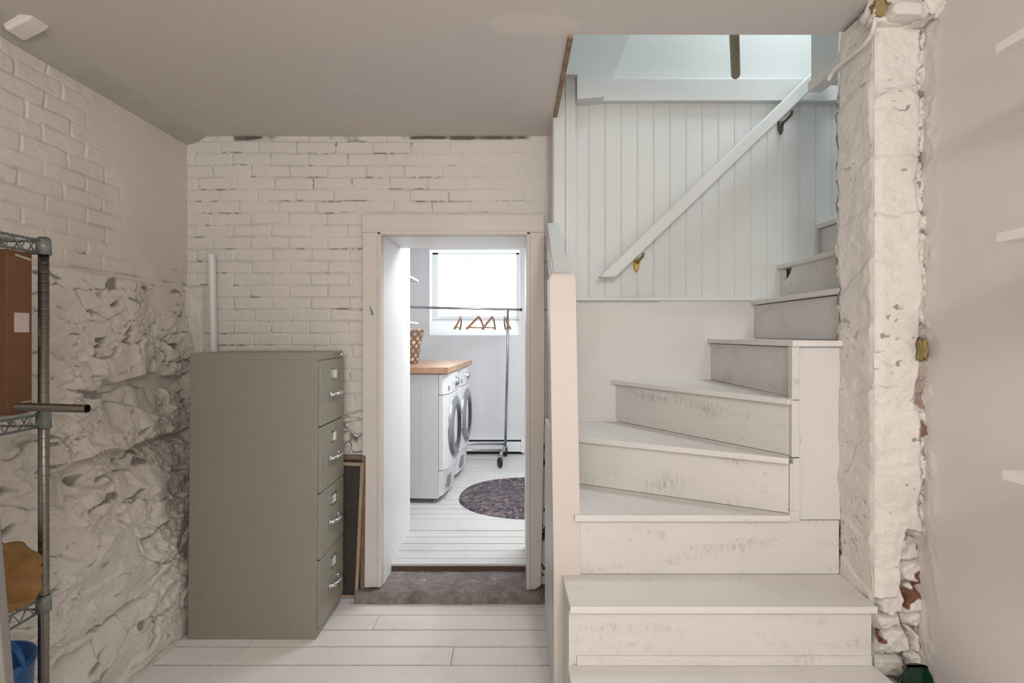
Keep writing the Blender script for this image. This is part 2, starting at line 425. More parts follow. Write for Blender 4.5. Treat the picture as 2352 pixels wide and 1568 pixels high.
# ---- back wall with the door opening
DX0, DX1, DTOP = -.715, .08, CAMZ+(767-536)*3.0/F
def backwall(U, V):
    hb, gb = bricks(U+.05, V+.012, 7, crack=.95)
    # plaster smear over upper right
    sm = ss(-.55, -.2, U)*ss(2.02, 2.2, V)*ss(.3, .55, fbm(U*4+3, V*4, 3, 3)+.15)
    sm = np.maximum(sm, ss(-.05, .05, U)*ss(.3, .5, fbm(U*6, V*6, 4, 3))*.9)
    hb = hb*(1-.8*sm)+sm*.002; gb = gb*(1-.75*sm)
    # rubble low down
    ed, idn = worley(U*7+(fbm(U*9, V*9, 12)-.5)*1.2, V*15+(fbm(U*8, V*8, 14)-.5)*1.6, 22)
    rub = ss(.03, .25, ed)*.03 - .035 + (idn-.5)*.022 + (fbm(U*25, V*25, 15, 4)-.5)*.016
    rm = ss(1.02, .86, V+(fbm(U*8, V*8, 18)-.5)*.25)*(U > -1.0)
    dark = ss(.10, .02, ed)*.85
    low = ss(.97, .9, V)*ss(.14, .15, U)                         # dark broken gap right of the casing
    h = hb*(1-rm)+rub*rm - low*.06*ss(.3, .6, fbm(U*30, V*20, 40)); g = np.maximum(gb*(1-rm), dark*rm)
    g = np.maximum(g, low*ss(.35, .5, fbm(U*22, V*14, 41)))
    # ragged gap under the ceiling
    tg = ss(2.452, 2.46, V + (fbm(U*6, U*0, 29, 3)-.5)*.018 + .012*ss(.2, -1.4, U)*0)
    g = np.maximum(g, tg*.9*ss(.35, .55, fbm(U*7, V*0, 30)))
    # stone corner wraps from the left wall
    ct = ss(.01, -.01, U+1.655)*ss(.01, -.01, V-1.665)
    cs = .035+(fbm(U*14, V*16, 33, 4)-.5)*.03
    h = h*(1-ct)+cs*ct; g = g*(1-ct)
    return np.stack([U, YB-h, V], -1), g, 0*U
us = np.arange(-1.80, .212, .0042); vs = np.arange(-.02, 2.56, .0042)
grid('wall_back', us, vs, backwall, M['brick'],
     keep=lambda u, v: ~((u > DX0-.02) & (u < DX1+.02) & (v < DTOP+.02)))
# thickness behind the back wall: jamb linings and lintel
door = D.objects.new('door_1', None); COL.objects.link(door); door.location = (-.32, 3.0, .055); tag(door, kind='structure')
YJ = 3.50
box('jamb', -1.1, DX0+.012, YB+.03, YJ, -.02, CE, M['jamb'], door)
box('jamb', DX1-.006, .8, YB+.03, YJ, -.02, CE, M['jamb'], door)
box('lintel', DX0+.012, DX1-.006, YB+.03, YJ, DTOP-.002, CE, M['jamb'], door)
CX0, CX1 = -.802, .168
bm = bmesh.new(); PY(bm, [(CX0, .058), (DX0+.004, .062), (DX0+.004, DTOP+.004), (CX0, DTOP+.004)], 2.985, YB+.03); fin('casing', bm, M['casing'], door, bevel=.003)
bm = bmesh.new(); PY(bm, [(DX1+.006, .048), (.117, .048), (.150, .07), (.168, 1.0), (.168, DTOP+.004), (DX1+.006, DTOP+.004)], 2.985, YB+.03); fin('casing', bm, M['casing'], door, bevel=.003)
box('casing', CX0-.002, .166, 2.982, YB+.03, DTOP+.004, CAMZ+(767-492)*2.98/F, M['casing'], door)
bm = bmesh.new()
BX(bm, DX0-.006, DX0+.014, 2.978, YB+.03, .062, DTOP+.006); BX(bm, DX1-.008, DX1+.012, 2.978, YB+.03, .05, DTOP+.006); BX(bm, DX0-.006, DX1+.012, 2.978, YB+.03, DTOP-.01, DTOP+.012)
fin('door_stop', bm, M['casing'], door, bevel=.004)
bm = bmesh.new(); PY(bm, [(-.762, 1.56), (-.757, 1.555), (-.742, 1.515), (-.748, 1.508), (-.754, 1.518)], 2.981, 2.987); fin('latch_smear', bm, plain('smear_green', (.16, .24, .19), .5), door)  # small green smear on the casing, shaped as a thin chip
# stone step in the doorway
def slab(U, V):
    n = (fbm(U*9, V*9, 5, 5)-.5)
    # U across, V = path: front face then top
    y = np.where(V < .058, 2.925+0*V, 2.925+(V-.058)); z = np.where(V < .058, V, .058-(V-.058)*.06)
    rnd_ = ss(.02, 0, np.abs(V-.058))*.008
    return np.stack([U, y+rnd_+n*.008*(V < .06), z-rnd_+n*.012], -1), ss(.5, .66, fbm(U*9, V*8, 77, 6, .62))*.75*ss(.0, .02, V), 0*U
m, nt, b = nodes('worn_stone_step'); v = coords(nt)
c = mixc(nt, ramp(nt, noise(nt, v, 12, 8, .75), .3, .7), (.10, .08, .07), (.34, .30, .29))
c = mixc(nt, ramp(nt, noise(nt, v, 55, 3, .6), .66, .72), c, (.62, .60, .58))
c = mixc(nt, mathn(nt, 'MULTIPLY', ramp(nt, noise(nt, v, 8, 6, .7), .60, .68), .8), c, (.58, .545, .52))
nt.links.new(c, b.inputs['Base Color']); b.inputs['Roughness'].default_value = .8
bp = N(nt, 'ShaderNodeBump'); bp.inputs['Strength'].default_value = .7; bp.inputs['Distance'].default_value = .004
nt.links.new(noise(nt, v, 70, 5, .7), bp.inputs['Height']); nt.links.new(bp.outputs[0], b.inputs['Normal'])
M['step'] = m
o = grid('door_step', np.arange(-.83, .195, .006), np.arange(-.004, .60, .006), slab, M['step'], struct=False)
tag(o, 'worn grey stone doorstep flecked with white paint under the laundry doorway', 'step')

# ---- ceiling
m = paint('ceiling_paint', (.66, .625, .60), .6, .03, 1.4, .15, 220, .001)
nt = m.node_tree; b = nt.nodes['Principled BSDF']; old = b.inputs['Base Color'].links[0].from_socket
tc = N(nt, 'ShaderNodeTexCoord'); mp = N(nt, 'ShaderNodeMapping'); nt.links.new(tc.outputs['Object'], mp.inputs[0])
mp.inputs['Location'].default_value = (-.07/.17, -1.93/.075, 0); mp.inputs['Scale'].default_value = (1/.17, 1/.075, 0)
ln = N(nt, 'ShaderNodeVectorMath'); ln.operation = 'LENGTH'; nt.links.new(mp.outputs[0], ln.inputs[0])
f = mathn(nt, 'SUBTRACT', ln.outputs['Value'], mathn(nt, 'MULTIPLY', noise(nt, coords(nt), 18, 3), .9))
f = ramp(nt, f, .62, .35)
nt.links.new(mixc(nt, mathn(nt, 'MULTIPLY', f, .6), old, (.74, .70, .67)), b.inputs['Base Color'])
M['ceil'] = m
OX0, OX1, OY0 = .200, 1.27, 1.995
bm = bmesh.new()
BX(bm, -1.9, 1.7, -1.6, OY0, CE, CE+.02); BX(bm, -1.9, OX0, OY0, 3.06, CE, CE+.02); BX(bm, OX1+.06, 1.9, OY0, 2.40, CE, CE+.02)
fin('ceiling', bm, M['ceil'], struct=True)
# rim of the stair opening
box('trim_1', OX0-.003, OX0+.016, OY0, 2.99, CE-.012, CE+.16, M['bare_wood'], struct=True, bevel=.002)
bm = bmesh.new(); BX(bm, OX1, OX1+.012, OY0, 2.385, CE, 2.86); fin('wall_opening', bm, M['cool'], struct=True)
box('trim_2', OX1-.012, OX1+.05, OY0-.06, 2.395, CE-.035, CE+.01, M['stair'], struct=True, bevel=.006)
# left cornice strip
bm = bmesh.new(); PY(bm, [(-1.765, CE-.05), (-1.715, CE-.038), (-1.655, CE-.004), (-1.655, CE+.01), (-1.765, CE+.01)], -1.6, 3.02)
bmesh.ops.bisect_plane
fin('trim_3', bm, paint('plaster_cove', (.53, .50, .465), .7, .12, 6, .7, 30, .004), struct=True, bevel=.002)
bm = bmesh.new(); PY(bm, [(-1.70, CE-.052), (-1.665, CE-.036), (-1.615, CE-.010), (-1.60, CE+.01), (-1.72, CE+.01)], 1.87, 1.95)
o = fin('trim_4', bm, M['plaster'], struct=True, bevel=.012)

# ---- right wall, pillar
def rightwall(U, V):
    c = ss(1.70, 1.78, U)*ss(.5, .75, fbm(U*30, V*10, 3, 3)+.12)
    n = (fbm(U*45, V*45, 4, 4)-.35)*.014*c
    return np.stack([1.315-n, U, V], -1), 0*U, 0*U
grid('wall_right', np.concatenate([np.arange(-1.6, 1.4, .05), np.arange(1.4, 1.90, .006)]), np.arange(-.02, 2.52, .006), rightwall, M['wall_r'])
def rough_pillar(a, V):
    """relief of the pillar; a = metres along the face"""
    h = (fbm(a*9, V*11, 141, 5, .55)-.5)*.020 + (fbm(a*3, V*6, 143, 3)-.5)*.030
    led = V*5.2+fbm(a*4, V*3, 145, 3)*1.4; fr = led-np.floor(led)
    h += (ss(0, .8, fr)-ss(.88, 1, fr))*.010
    rg = 1-np.abs(2*fbm(a*14, V*20, 146, 4, .6)-1)*2
    h += np.clip(rg, -1, 1)*.004
    vq = V+(fbm(a*12, V*9, 148, 3)-.5)*.05
    crk = ss(.86, .92, vn(a*40, vq*100, 147))*ss(.52, .62, fbm(a*7, V*7, 149, 2))
    return h-.004*crk, crk*.6
def pillar_front(U, V):
    h, g = rough_pillar(U, V)
    right = ss(1.285, 1.305, U+(fbm(V*9, V*0, 150, 3)-.5)*.03)
    h = h + right*((fbm(U*70, V*60, 151, 4, .7)-.5)*.035-.010)
    g = np.maximum(g, right*ss(.56, .64, fbm(U*60, V*34, 153, 4))*.7)
    bare = right*ss(.60, .66, fbm(U*20+5, V*7, 155, 3))*ss(1.6, 1.0, V)
    # bare rubble below the stair line
    lowline = .555 + .22*ss(1.225, 1.25, U) + (fbm(U*14, V*2, 157, 3)-.5)*.05
    lm = ss(.008, -.008, V-lowline)
    ed, idn = worley(U*11+(fbm(U*14, V*14, 159)-.5)*.8, V*13.5+(fbm(U*14, V*14, 161)-.5)*.8, 163, .55)
    rub = ss(.02, .3, ed)*.028-.055+(idn-.5)*.02+(fbm(U*40, V*40, 165, 4)-.5)*.018
    h = h*(1-lm)+rub*lm; g = np.maximum(g*(1-lm), lm*ss(.09, .02, ed)*.8)
    bare = np.maximum(bare, lm*ss(.70, .74, fbm(U*16, V*16, 167, 3)))
    # rounded arris to the side face
    h = h-ss(1.175, 1.15, U)*.012
    return np.stack([U, 1.785-h, V], -1), g, bare
grid('wall_pillar', np.arange(1.148, 1.328, .003), np.arange(-.02, 2.46, .0035), pillar_front, M['plaster'])
def pillar_side(U, V):     # U = depth
    h, g = rough_pillar(U+4, V); h = h*.55
    e = ss(1.962, 1.982, U)
    h = h*ss(1.78, 1.80, U)
    h = h+e*((fbm(U*60, V*60, 171, 3)-.5)*.012-.004); g = np.maximum(g*.6, e*ss(.5, .6, fbm(U*50, V*30, 173, 3))*.8)
    return np.stack([1.15-h, U, V], -1), g, 0*U
grid('wall_pillar', np.arange(1.782, 1.988, .0035), np.arange(.30, 2.46, .0035), pillar_side, M['plaster'], flip=True)
bm = bmesh.new(); BX(bm, 1.19, 1.7, 1.86, 1.975, 0, 2.47); fin('wall_pillar', bm, M['plaster'], struct=True)
# broken top of the pillar
def chunk(name, c, s, mat, seed, amp=.2, parent=None, n=3):
    bm = bmesh.new(); bmesh.ops.create_cube(bm, size=1); bmesh.ops.subdivide_edges(bm, edges=bm.edges, cuts=n*2, use_grid_fill=True)
    for v_ in bm.verts:
        p = v_.co.copy()
        q = p.copy()
        q *= 1-.10*(abs(p.x)*abs(p.y)+abs(p.y)*abs(p.z)+abs(p.x)*abs(p.z))*4/1.5
        f_ = mn.noise_vector(Vector((p.x*2.3+seed, p.y*2.3, p.z*2.3)))*amp*.5+mn.noise_vector(Vector((p.x*7+seed, p.y*7, p.z*7)))*amp*.2
        v_.co = Vector(((q.x+f_.x)*s[0]+c[0], (q.y+f_.y)*s[1]+c[1], (q.z+f_.z)*s[2]+c[2]))
    return fin(name, bm, mat, parent, smooth=True)
o = chunk('brick_stub', px(2074, 30, 1.75), (.100, .07, .046), M['plaster'], 3, .12); tag(o, 'white painted brick stub jutting out at the top of the pillar', 'brick')
o = chunk('mortar_lump', (1.285, 1.75, 2.415), (.07, .09, .06), M['plaster'], 9, .5); tag(o, 'crumbly white mortar lump at the top right of the pillar', 'mortar')
o = chunk('mortar_lump', (1.215, 1.80, 2.435), (.16, .08, .10), M['plaster'], 19, .3); tag(o, 'broad white mortar bed behind the jutting brick stub', 'mortar')
o = chunk('insulation_foam', px(2022, 26, 1.78), (.05, .05, .05), M['foam'], 5, .6); tag(o, 'yellow brown insulation foam in the ceiling corner above the pillar', 'insulation')
o = chunk('insulation_foam', (1.292, 1.765, 1.24+.12), (.02, .03, .06), M['foam'], 15, .6); tag(o, 'yellow foam plug in the right edge of the pillar at mid height', 'insulation')
o = chunk('broken_brick', px(1988, 55, 1.93), (.04, .05, .055), plain('red_brick', (.22, .10, .07), .9, 0, .8, 60, .3), 6, .35); tag(o, 'reddish broken brick at the upper end of the opening rim', 'brick')
bm = bmesh.new()
pts = []
for X_, Y_ in ((2010, 40), (2004, 72), (1985, 102), (1955, 128), (1928, 150), (1912, 166), (1903, 184)):
    pts.append(px(X_, Y_, 1.128*F/(X_-1178)))
# resample smooth
def catm(pts, n=6):
    P = [Vector(p) for p in pts]; out = []
    for i in range(len(P)-1):
        a = P[max(i-1, 0)]; b_ = P[i]; c_ = P[i+1]; d_ = P[min(i+2, len(P)-1)]
        for k in range(n):
            t = k/n
            out.append(.5*((2*b_)+(-a+c_)*t+(2*a-5*b_+4*c_-d_)*t*t+(-a+3*b_-3*c_+d_)*t**3))
    out.append(P[-1]); return out
TUBE(bm, catm(pts), .0075, 10)
tag(fin('cable', bm, M['stair'], smooth=True), 'white painted cable curving down from the ceiling beside the pillar', 'cable')

# ---- stairwell walls
bm = bmesh.new()
BX(bm, .195, .30, 2.735, 3.05, -.02, CAMZ+1.25)            # boxed end of the brick wall
x_groove = px(1298, 0, 2.735)[0]
o = fin('wall_partition', bm, M['bead'], struct=True, bevel=.002)
bm = bmesh.new(); BX(bm, .200, x_groove-.0015, 2.727, 2.735, .9, CAMZ+1.25); BX(bm, x_groove+.0015, .306, 2.727, 2.736, .9, CAMZ+1.25)
fin('trim_5', bm, M['bead'], struct=True, bevel=.0015)
# beadboard: each board with a bead, one mesh
def beadboard(U, V):
    w_ = .0803; f_ = (U-.372)/w_; fu = (f_-np.floor(f_))*w_
    g = np.exp(-((fu-.002)/.0010)**2)*.004 + np.exp(-((fu-.0085)/.0010)**2)*.003
    g = g - np.exp(-((fu-.006)/.0028)**2)*.0015
    bid = np.floor(f_)
    return np.stack([U, 2.775+g+(_h(bid, bid*0, 4)-.5)*.001, V], -1), ss(.002, .004, g)*.28, 0*U
us = np.arange(.28, 2.1, .0011)
grid('wall_stair', us, np.array([1.40, 1.6, 1.9, 2.2, 2.65]), beadboard, paint('beadboard_paint', (.64, .655, .64), .42, .04, 2.2, .15, 90, .001, speck=.25, attr=True, dirt=(.45, .44, .40)))
bm = bmesh.new(); BX(bm, .2, 1.19, 2.762, 2.80, -.02, 1.583); fin('wall_apron', bm, M['panel'], struct=True, bevel=.002)
bm = bmesh.new(); BX(bm, .29, 1.172, 2.745, 2.775, 1.574, 1.590); BX(bm, .3, .72, 2.752, 2.77, 1.566, 1.569)
fin('trim_6', bm, M['bead'], struct=True, bevel=.003)
box('trim_7', .30, 2.1, 2.742, 2.80, CAMZ+1.141, CAMZ+1.252, M['bead'], struct=True, bevel=.005)
bm = bmesh.new(); BX(bm, .28, 1.172, 2.755, 2.775, .973, .990); fin('trim_8', bm, M['bead'], struct=True, bevel=.003)
bm = bmesh.new(); BX(bm, -.1, 2.3, 2.785, 2.80, CAMZ+1.24, 4.2); BX(bm, .15, .2, 2.02, 2.80, CE+.16, 4.2); BX(bm, .15, 2.65, 1.93, 1.98, CE+.03, 4.2); BX(bm, 2.6, 2.65, 2.0, 2.8, 1.5, 4.2); BX(bm, 2.09, 2.6, 2.785, 2.80, 1.3, 4.2); BX(bm, 1.15, 2.65, 1.976, 1.984, 1.95, CE)
fin('wall_upper', bm, M['cool'], struct=True)
bm = bmesh.new(); BX(bm, -.1, 2.65, 1.9, 2.85, 4.2, 4.25); fin('ceiling_upper', bm, M['cool'], struct=True)
# boxed soffit with a slanting edge in the upper left of the opening
bm = bmesh.new()
c0 = px(1478, 30, 2.69); c1 = px(1388, 222, 2.69); d0 = px(1322, 228, 2.69)
PY(bm, [(.18, CAMZ+1.95), (c0[0]+.16, CAMZ+1.95), (c1[0], c1[2]), (.308, d0[2]), (.308, CAMZ+1.245), (.18, CAMZ+1.245)], 2.69, 2.79)
fin('wall_soffit', bm, M['cool'], struct=True, bevel=.003)
bm = bmesh.new()
p0 = Vector(px(1690, 176, 2.60)); p1 = Vector(px(1686, 60, 2.35)); p2 = p1+(p1-p0)*3
TUBE(bm, [p0, p0+(p1-p0)*.04, p1, p2], .02, 20, rr=[.015, .0205, .0205, .0205])
tag(fin('round_handrail', bm, M['pole'], smooth=True), 'olive brown round handrail end hanging in the upper stairwell', 'handrail')

# ================================================================== STAIRCASE
st = thing('staircase', 'white painted winder staircase turning right beside the pillar, scuffed risers', 'staircase', (.68, 1.7, 0))
Z = [.185, .372, .565, .78, .982, 1.185, 1.388, 1.575, 1.752, 1.953]
T = .022
def tread(pts, z):
    bm = bmesh.new(); PR(bm, pts, z-T, z); return fin('tread', bm, M['stair'], st, bevel=.004)
def riser(p0, p1, z0, z1, th=.018):
    p0 = Vector((*p0, 0)); p1 = Vector((*p1, 0)); d = (p1-p0).normalized(); n = Vector((-d.y, d.x, 0))*th
    bm = bmesh.new(); PR(bm, [(p.x, p.y) for p in (p0+n*.7, p1+n*.7, p1+n, p0+n)], z0, z1); fin('backing_and_joint_shade', bm, M['dark'], st)  # dark board added behind the riser, painting in the shadow lines at its joints
    bm = bmesh.new(); PR(bm, [(p.x, p.y) for p in (p0, p1-d*.0015, p1+n*.7-d*.0015, p0+n*.7)], z0+.0015, z1-.003); return fin('riser', bm, M['riser'], st, bevel=.0015)
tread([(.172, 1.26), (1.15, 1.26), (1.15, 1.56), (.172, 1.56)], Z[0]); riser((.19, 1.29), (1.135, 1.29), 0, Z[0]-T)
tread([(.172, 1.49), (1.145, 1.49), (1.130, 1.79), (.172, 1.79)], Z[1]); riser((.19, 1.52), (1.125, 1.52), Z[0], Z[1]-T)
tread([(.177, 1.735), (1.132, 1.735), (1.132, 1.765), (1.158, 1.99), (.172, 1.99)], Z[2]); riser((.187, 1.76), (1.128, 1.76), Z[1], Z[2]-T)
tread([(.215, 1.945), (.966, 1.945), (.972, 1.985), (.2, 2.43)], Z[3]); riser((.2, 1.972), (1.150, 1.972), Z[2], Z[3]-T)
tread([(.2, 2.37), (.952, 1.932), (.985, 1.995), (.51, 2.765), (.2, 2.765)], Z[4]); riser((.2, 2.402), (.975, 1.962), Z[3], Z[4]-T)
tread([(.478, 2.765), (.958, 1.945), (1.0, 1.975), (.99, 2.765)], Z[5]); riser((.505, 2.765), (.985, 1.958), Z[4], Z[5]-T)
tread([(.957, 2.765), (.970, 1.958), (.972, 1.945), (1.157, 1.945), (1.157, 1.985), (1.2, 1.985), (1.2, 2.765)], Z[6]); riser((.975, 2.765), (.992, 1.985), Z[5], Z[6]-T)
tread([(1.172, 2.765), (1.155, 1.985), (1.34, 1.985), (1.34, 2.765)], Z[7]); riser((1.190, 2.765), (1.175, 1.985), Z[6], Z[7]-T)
tread([(1.305, 2.772), (1.305, 1.985), (1.55, 1.985), (1.55, 2.772)], Z[8])
# third riser from the top has a broken corner
bm = bmesh.new()
z0, z1 = Z[7], Z[8]-T; x = 1.323
yz = [(2.772, z0), (2.772, z1-.055), (2.735, z1-.05), (2.69, z1-.066), (2.665, z1-.04), (2.650, z1-.03), (2.650, z1), (1.985, z1), (1.985, z0)]
yz = [(2.772, z0), (2.772, z1), (2.745, z1), (2.745, z1-.045), (2.735, z1-.06), (2.70, z1-.05), (2.67, z1-.028), (2.655, z1), (1.985, z1), (1.985, z0)]
a = [bm.verts.new((x, y, z)) for y, z in yz]; b2 = [bm.verts.new((x+.018, y, z)) for y, z in yz]
bm.faces.new(a); bm.faces.new(b2[::-1])
for i in range(len(a)): bm.faces.new((a[i], b2[i], b2[(i+1) % len(a)], a[(i+1) % len(a)]))
fin('riser', bm, M['riser'], st)
bm = bmesh.new(); BX(bm, x+.03, x+.04, 2.6, 2.772, z0, z1); fin('backing_and_joint_shade', bm, M['bare_wood'], st)
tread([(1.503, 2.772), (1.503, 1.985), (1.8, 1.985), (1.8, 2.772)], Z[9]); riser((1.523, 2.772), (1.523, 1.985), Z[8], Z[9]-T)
# corner post and side panel of the turn
bm = bmesh.new()
BX(bm, .967, 1.005, 1.958, 1.985, Z[3]-T-.004, .80); BX(bm, .967, .9785, 1.955, 1.985, .79, Z[4]-T-.002); BX(bm, .978, 1.003, 1.955, 1.985, .79, Z[4]-.006); BX(bm, .974, 1.001, 1.957, 1.985, Z[4]-.002, Z[5]-T*.3); BX(bm, .974, 1.001, 1.955, 1.985, Z[5]-.004, Z[6]-T)
fin('corner_post', bm, M['riser'], st, bevel=.002)
box('side_panel', 1.0055, 1.150, 1.968, 1.985, Z[3]-T, Z[6]-T-.0015, M['panel'], st, bevel=.002)
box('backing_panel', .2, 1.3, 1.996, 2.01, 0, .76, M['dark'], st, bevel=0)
# newel post with a low hipped top
bm = bmesh.new()
prof = [(.136, .236, 0), (.131, .226, 1.605)]
def quad(x0, x1, y0, y1, z): return [bm.verts.new(p) for p in ((x0, y0, z), (x1, y0, z), (x1, y1, z), (x0, y1, z))]
r0 = quad(.145, .240, 1.968, 2.085, 0); r1 = quad(.143, .240, 1.968, 2.085, .56); r2 = quad(.128, .222, 1.968, 2.085, 1.605); r3 = quad(.136, .214, 1.976, 2.077, 1.622); r4 = quad(.165, .185, 2.01, 2.04, 1.634)
for a, c in ((r0, r1), (r1, r2), (r2, r3), (r3, r4)):
    for k in range(4): bm.faces.new((a[k], a[(k+1) % 4], c[(k+1) % 4], c[k]))
bm.faces.new(r4); bm.faces.new(r0[::-1])
fin('newel_post', bm, M['newel'], st, bevel=.003)
# closed side below the winders
bm = bmesh.new(); 
a = [(2.08, 0), (2.73, 0), (2.73, 1.0), (2.40, 1.0), (2.08, .84)]
A_ = [bm.verts.new((.156, y, z)) for y, z in a]; B_ = [bm.verts.new((.174, y, z)) for y, z in a]
bm.faces.new(A_); bm.faces.new(B_[::-1])
for i in range(len(a)): bm.faces.new((A_[i], B_[i], B_[(i+1) % len(a)], A_[(i+1) % len(a)]))
fin('side_panel', bm, M['bead'], st, bevel=.002)
bm = bmesh.new(); BX(bm, .176, .188, 1.29, 1.97, 0, .35); BX(bm, .176, .188, 1.76, 1.97, .35, .543); fin('side_panel', bm, M['bead'], st)
bm = bmesh.new()
def bar(bm, p0, p1, w_, h_, up=Vector((0, 0, 1))):
    p0 = Vector(p0); p1 = Vector(p1); d = (p1-p0).normalized(); s = d.cross(up).normalized(); u = s.cross(d)
    vs_ = []
    for p in (p0, p1):
        vs_.append([bm.verts.new(p+s*sx*w_/2+u*sz*h_/2) for sx, sz in ((-1, -1), (1, -1), (1, 1), (-1, 1))])
    for k in range(4): bm.faces.new((vs_[0][k], vs_[0][(k+1) % 4], vs_[1][(k+1) % 4], vs_[1][k]))
    bm.faces.new(vs_[0][::-1]); bm.faces.new(vs_[1])
bar(bm, (.178, 2.03, 1.585), (.196, 2.73, 1.93), .060, .045)
fin('guard_rail', bm, M['bead'], st, bevel=.006)
bm = bmesh.new(); bar(bm, (.150, 2.05, 1.52), (.172, 2.72, 1.845), .012, .10); fin('guard_board', bm, M['ltrim'], st, bevel=.002)
# quarter-round along the foot of the risers
bm = bmesh.new(); BX(bm, .2, 1.125, 1.752, 1.762, Z[1], Z[1]+.030); fin('moulding', bm, M['riser'], st, bevel=.003)
bm = bmesh.new(); BX(bm, 1.172, 1.182, 1.99, 2.765, Z[6], Z[6]+.001); bm.free()

# wall handrail and brackets
hr = thing('wall_handrail', 'white painted timber handrail rising diagonally across the beadboard', 'handrail', px(1400, 636, 2.68))
q0 = Vector((px(1403, 628, 2.68)[0], 2.68, px(1403, 628, 2.68)[2])); q1 = Vector(px(1915, 137, 2.68))
bm = bmesh.new(); d = (q1-q0).normalized(); nrm = Vector((-d.z, 0, d.x))
hh = .028
lo = q0-nrm*hh; hi = q0+nrm*hh
zc = lo.z
t_ = (zc-hi.z)/d.z
hi2 = hi+d*t_
pts = [(lo.x, lo.z), ((q1-nrm*hh).x, (q1-nrm*hh).z), ((q1+nrm*hh).x, (q1+nrm*hh).z), (hi2.x, hi2.z)]
PY(bm, pts, 2.650, 2.702)
fin('rail', bm, M['bead'], hr, bevel=.006)
def bracket(pc, mat, tw):
    bm = bmesh.new()
    TUBE(bm, catm([pc+Vector((.008, 0, .020)), pc+Vector((.006, .005, .004)), pc+Vector((.002, .03, -.004)), pc+Vector((-.004, .075, -.014))]), .006, 10)
    LATHE(bm, [(.001, .080), (.010, .080), (.014, .088), (.014, .096)], (pc.x-.004, pc.y, pc.z-.014), 14, 'y')
    b_ = fin('bracket', bm, mat, hr, smooth=True)
    bm = bmesh.new()
    base = Vector((pc.x-.006, pc.y+.082, pc.z-.026))
    PY(bm, [(base.x-.014, base.z+.030), (base.x+.014, base.z+.030), (base.x+.012, base.z-.018), (base.x+.004, base.z-.036), (base.x-.004, base.z-.036), (base.x-.013, base.z-.012)], base.y, base.y+.012)
    fin('wall_plate', bm, mat, b_, bevel=.003)
bracket(Vector(px(1474, 590, 2.68)), M['brass'], 0)
bracket(Vector(px(1816, 264, 2.68)), M['iron'], 0)

# ================================================================== LAUNDRY
YLW = 6.27
ys = [3.245, 3.33]
while ys[-1] < 6.25: ys.append(min(ys[-1]+.118, 6.29))
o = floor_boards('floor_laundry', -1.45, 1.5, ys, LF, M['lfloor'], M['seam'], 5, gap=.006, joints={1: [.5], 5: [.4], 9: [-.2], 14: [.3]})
WX0, WX1, WZ0, WZ1 = -.94, .083, 1.395, 2.36
bm = bmesh.new()
BX(bm, -1.5, WX0, YLW, YLW+.3, 0, 2.5); BX(bm, WX1, 1.5, YLW, YLW+.3, 0, 2.5); BX(bm, WX0, WX1, YLW, YLW+.3, 0, WZ0); BX(bm, WX0, WX1, YLW, YLW+.3, WZ1, 2.5)
fin('wall_laundry', bm, M['laundry'], struct=True)
bm = bmesh.new(); BX(bm, -1.45, -1.38, YJ, YLW, 0, 2.5); fin('wall_laundry', bm, M['laundry'], struct=True)
bm = bmesh.new(); BX(bm, 1.2, 1.3, YJ, YLW, 0, 2.5); fin('wall_laundry', bm, M['laundry'], struct=True)
bm = bmesh.new(); BX(bm, -1.38, DX0+.012, YJ+.001, 3.83, 0, 2.5); fin('wall_laundry', bm, M['jamb'], struct=True)
bm = bmesh.new(); BX(bm, -1.5, 1.3, 3.4, 6.6, 2.44, 2.5); fin('ceiling_laundry', bm, M['laundry'], struct=True)
# window
wn = D.objects.new('window_1', None); COL.objects.link(wn); wn.location = (-.43, 6.4, 1.4); tag(wn, kind='structure')
def wfin(name, bm, mat, bevel=.003):
    return fin(name, bm, mat, wn, bevel=bevel)
bm = bmesh.new(); BX(bm, WX0-.004, WX0+.01, YLW-.005, 6.56, WZ0, WZ1); BX(bm, WX1-.01, WX1+.004, YLW-.005, 6.56, WZ0, WZ1); BX(bm, WX0, WX1, YLW-.004, 6.56, WZ1-.01, WZ1+.01)
wfin('window_reveal', bm, M['ltrim'])
gz0 = CAMZ+(767-728)*6.53/F
bm = bmesh.new()
v4 = [(-.94, YLW-.004, WZ0), (.083, YLW-.004, WZ0), (.083, 6.50, gz0-.03), (-.94, 6.50, gz0-.03), (-.94, 6.50, WZ0-.0), (.083, 6.50, WZ0)]
V4 = [bm.verts.new(p) for p in v4]
for f_ in ((0, 1, 2, 3), (3, 2, 5, 4), (0, 3, 4), (1, 5, 2), (0, 4, 5, 1)): bm.faces.new([V4[i] for i in f_])
wfin('window_sill', bm, M['ltrim'])
bm = bmesh.new(); e = .045
BX(bm, WX0, WX0+e+.03, 6.50, 6.56, gz0-.03, WZ1); BX(bm, WX1-e, WX1, 6.50, 6.56, gz0-.03, WZ1); BX(bm, WX0, WX1, 6.50, 6.56, WZ1-.03, WZ1); BX(bm, WX0, WX1, 6.49, 6.56, gz0-.03, gz0+.01)
wfin('window_frame', bm, M['ltrim'])
m, nt, b = nodes('daylit_blind'); nt.nodes.remove(b)
em = N(nt, 'ShaderNodeEmission'); em.inputs[0].default_value = (.93, .97, 1, 1); em.inputs[1].default_value = 4.5
nt.links.new(em.outputs[0], nt.nodes['Material Output'].inputs[0])
bm = bmesh.new(); BX(bm, WX0+.05, WX1-.03, 6.555, 6.562, gz0-.01, WZ1-.02); wfin('window_pane', bm, m, 0)
# scalloped blind top
bm = bmesh.new()
for k in range(7):
    xx = WX0+.12+k*.125; BX(bm, xx, xx+.05, 6.546, 6.553, WZ1-.075, WZ1-.060)
wfin('blind_clips', bm, M['laundry'])
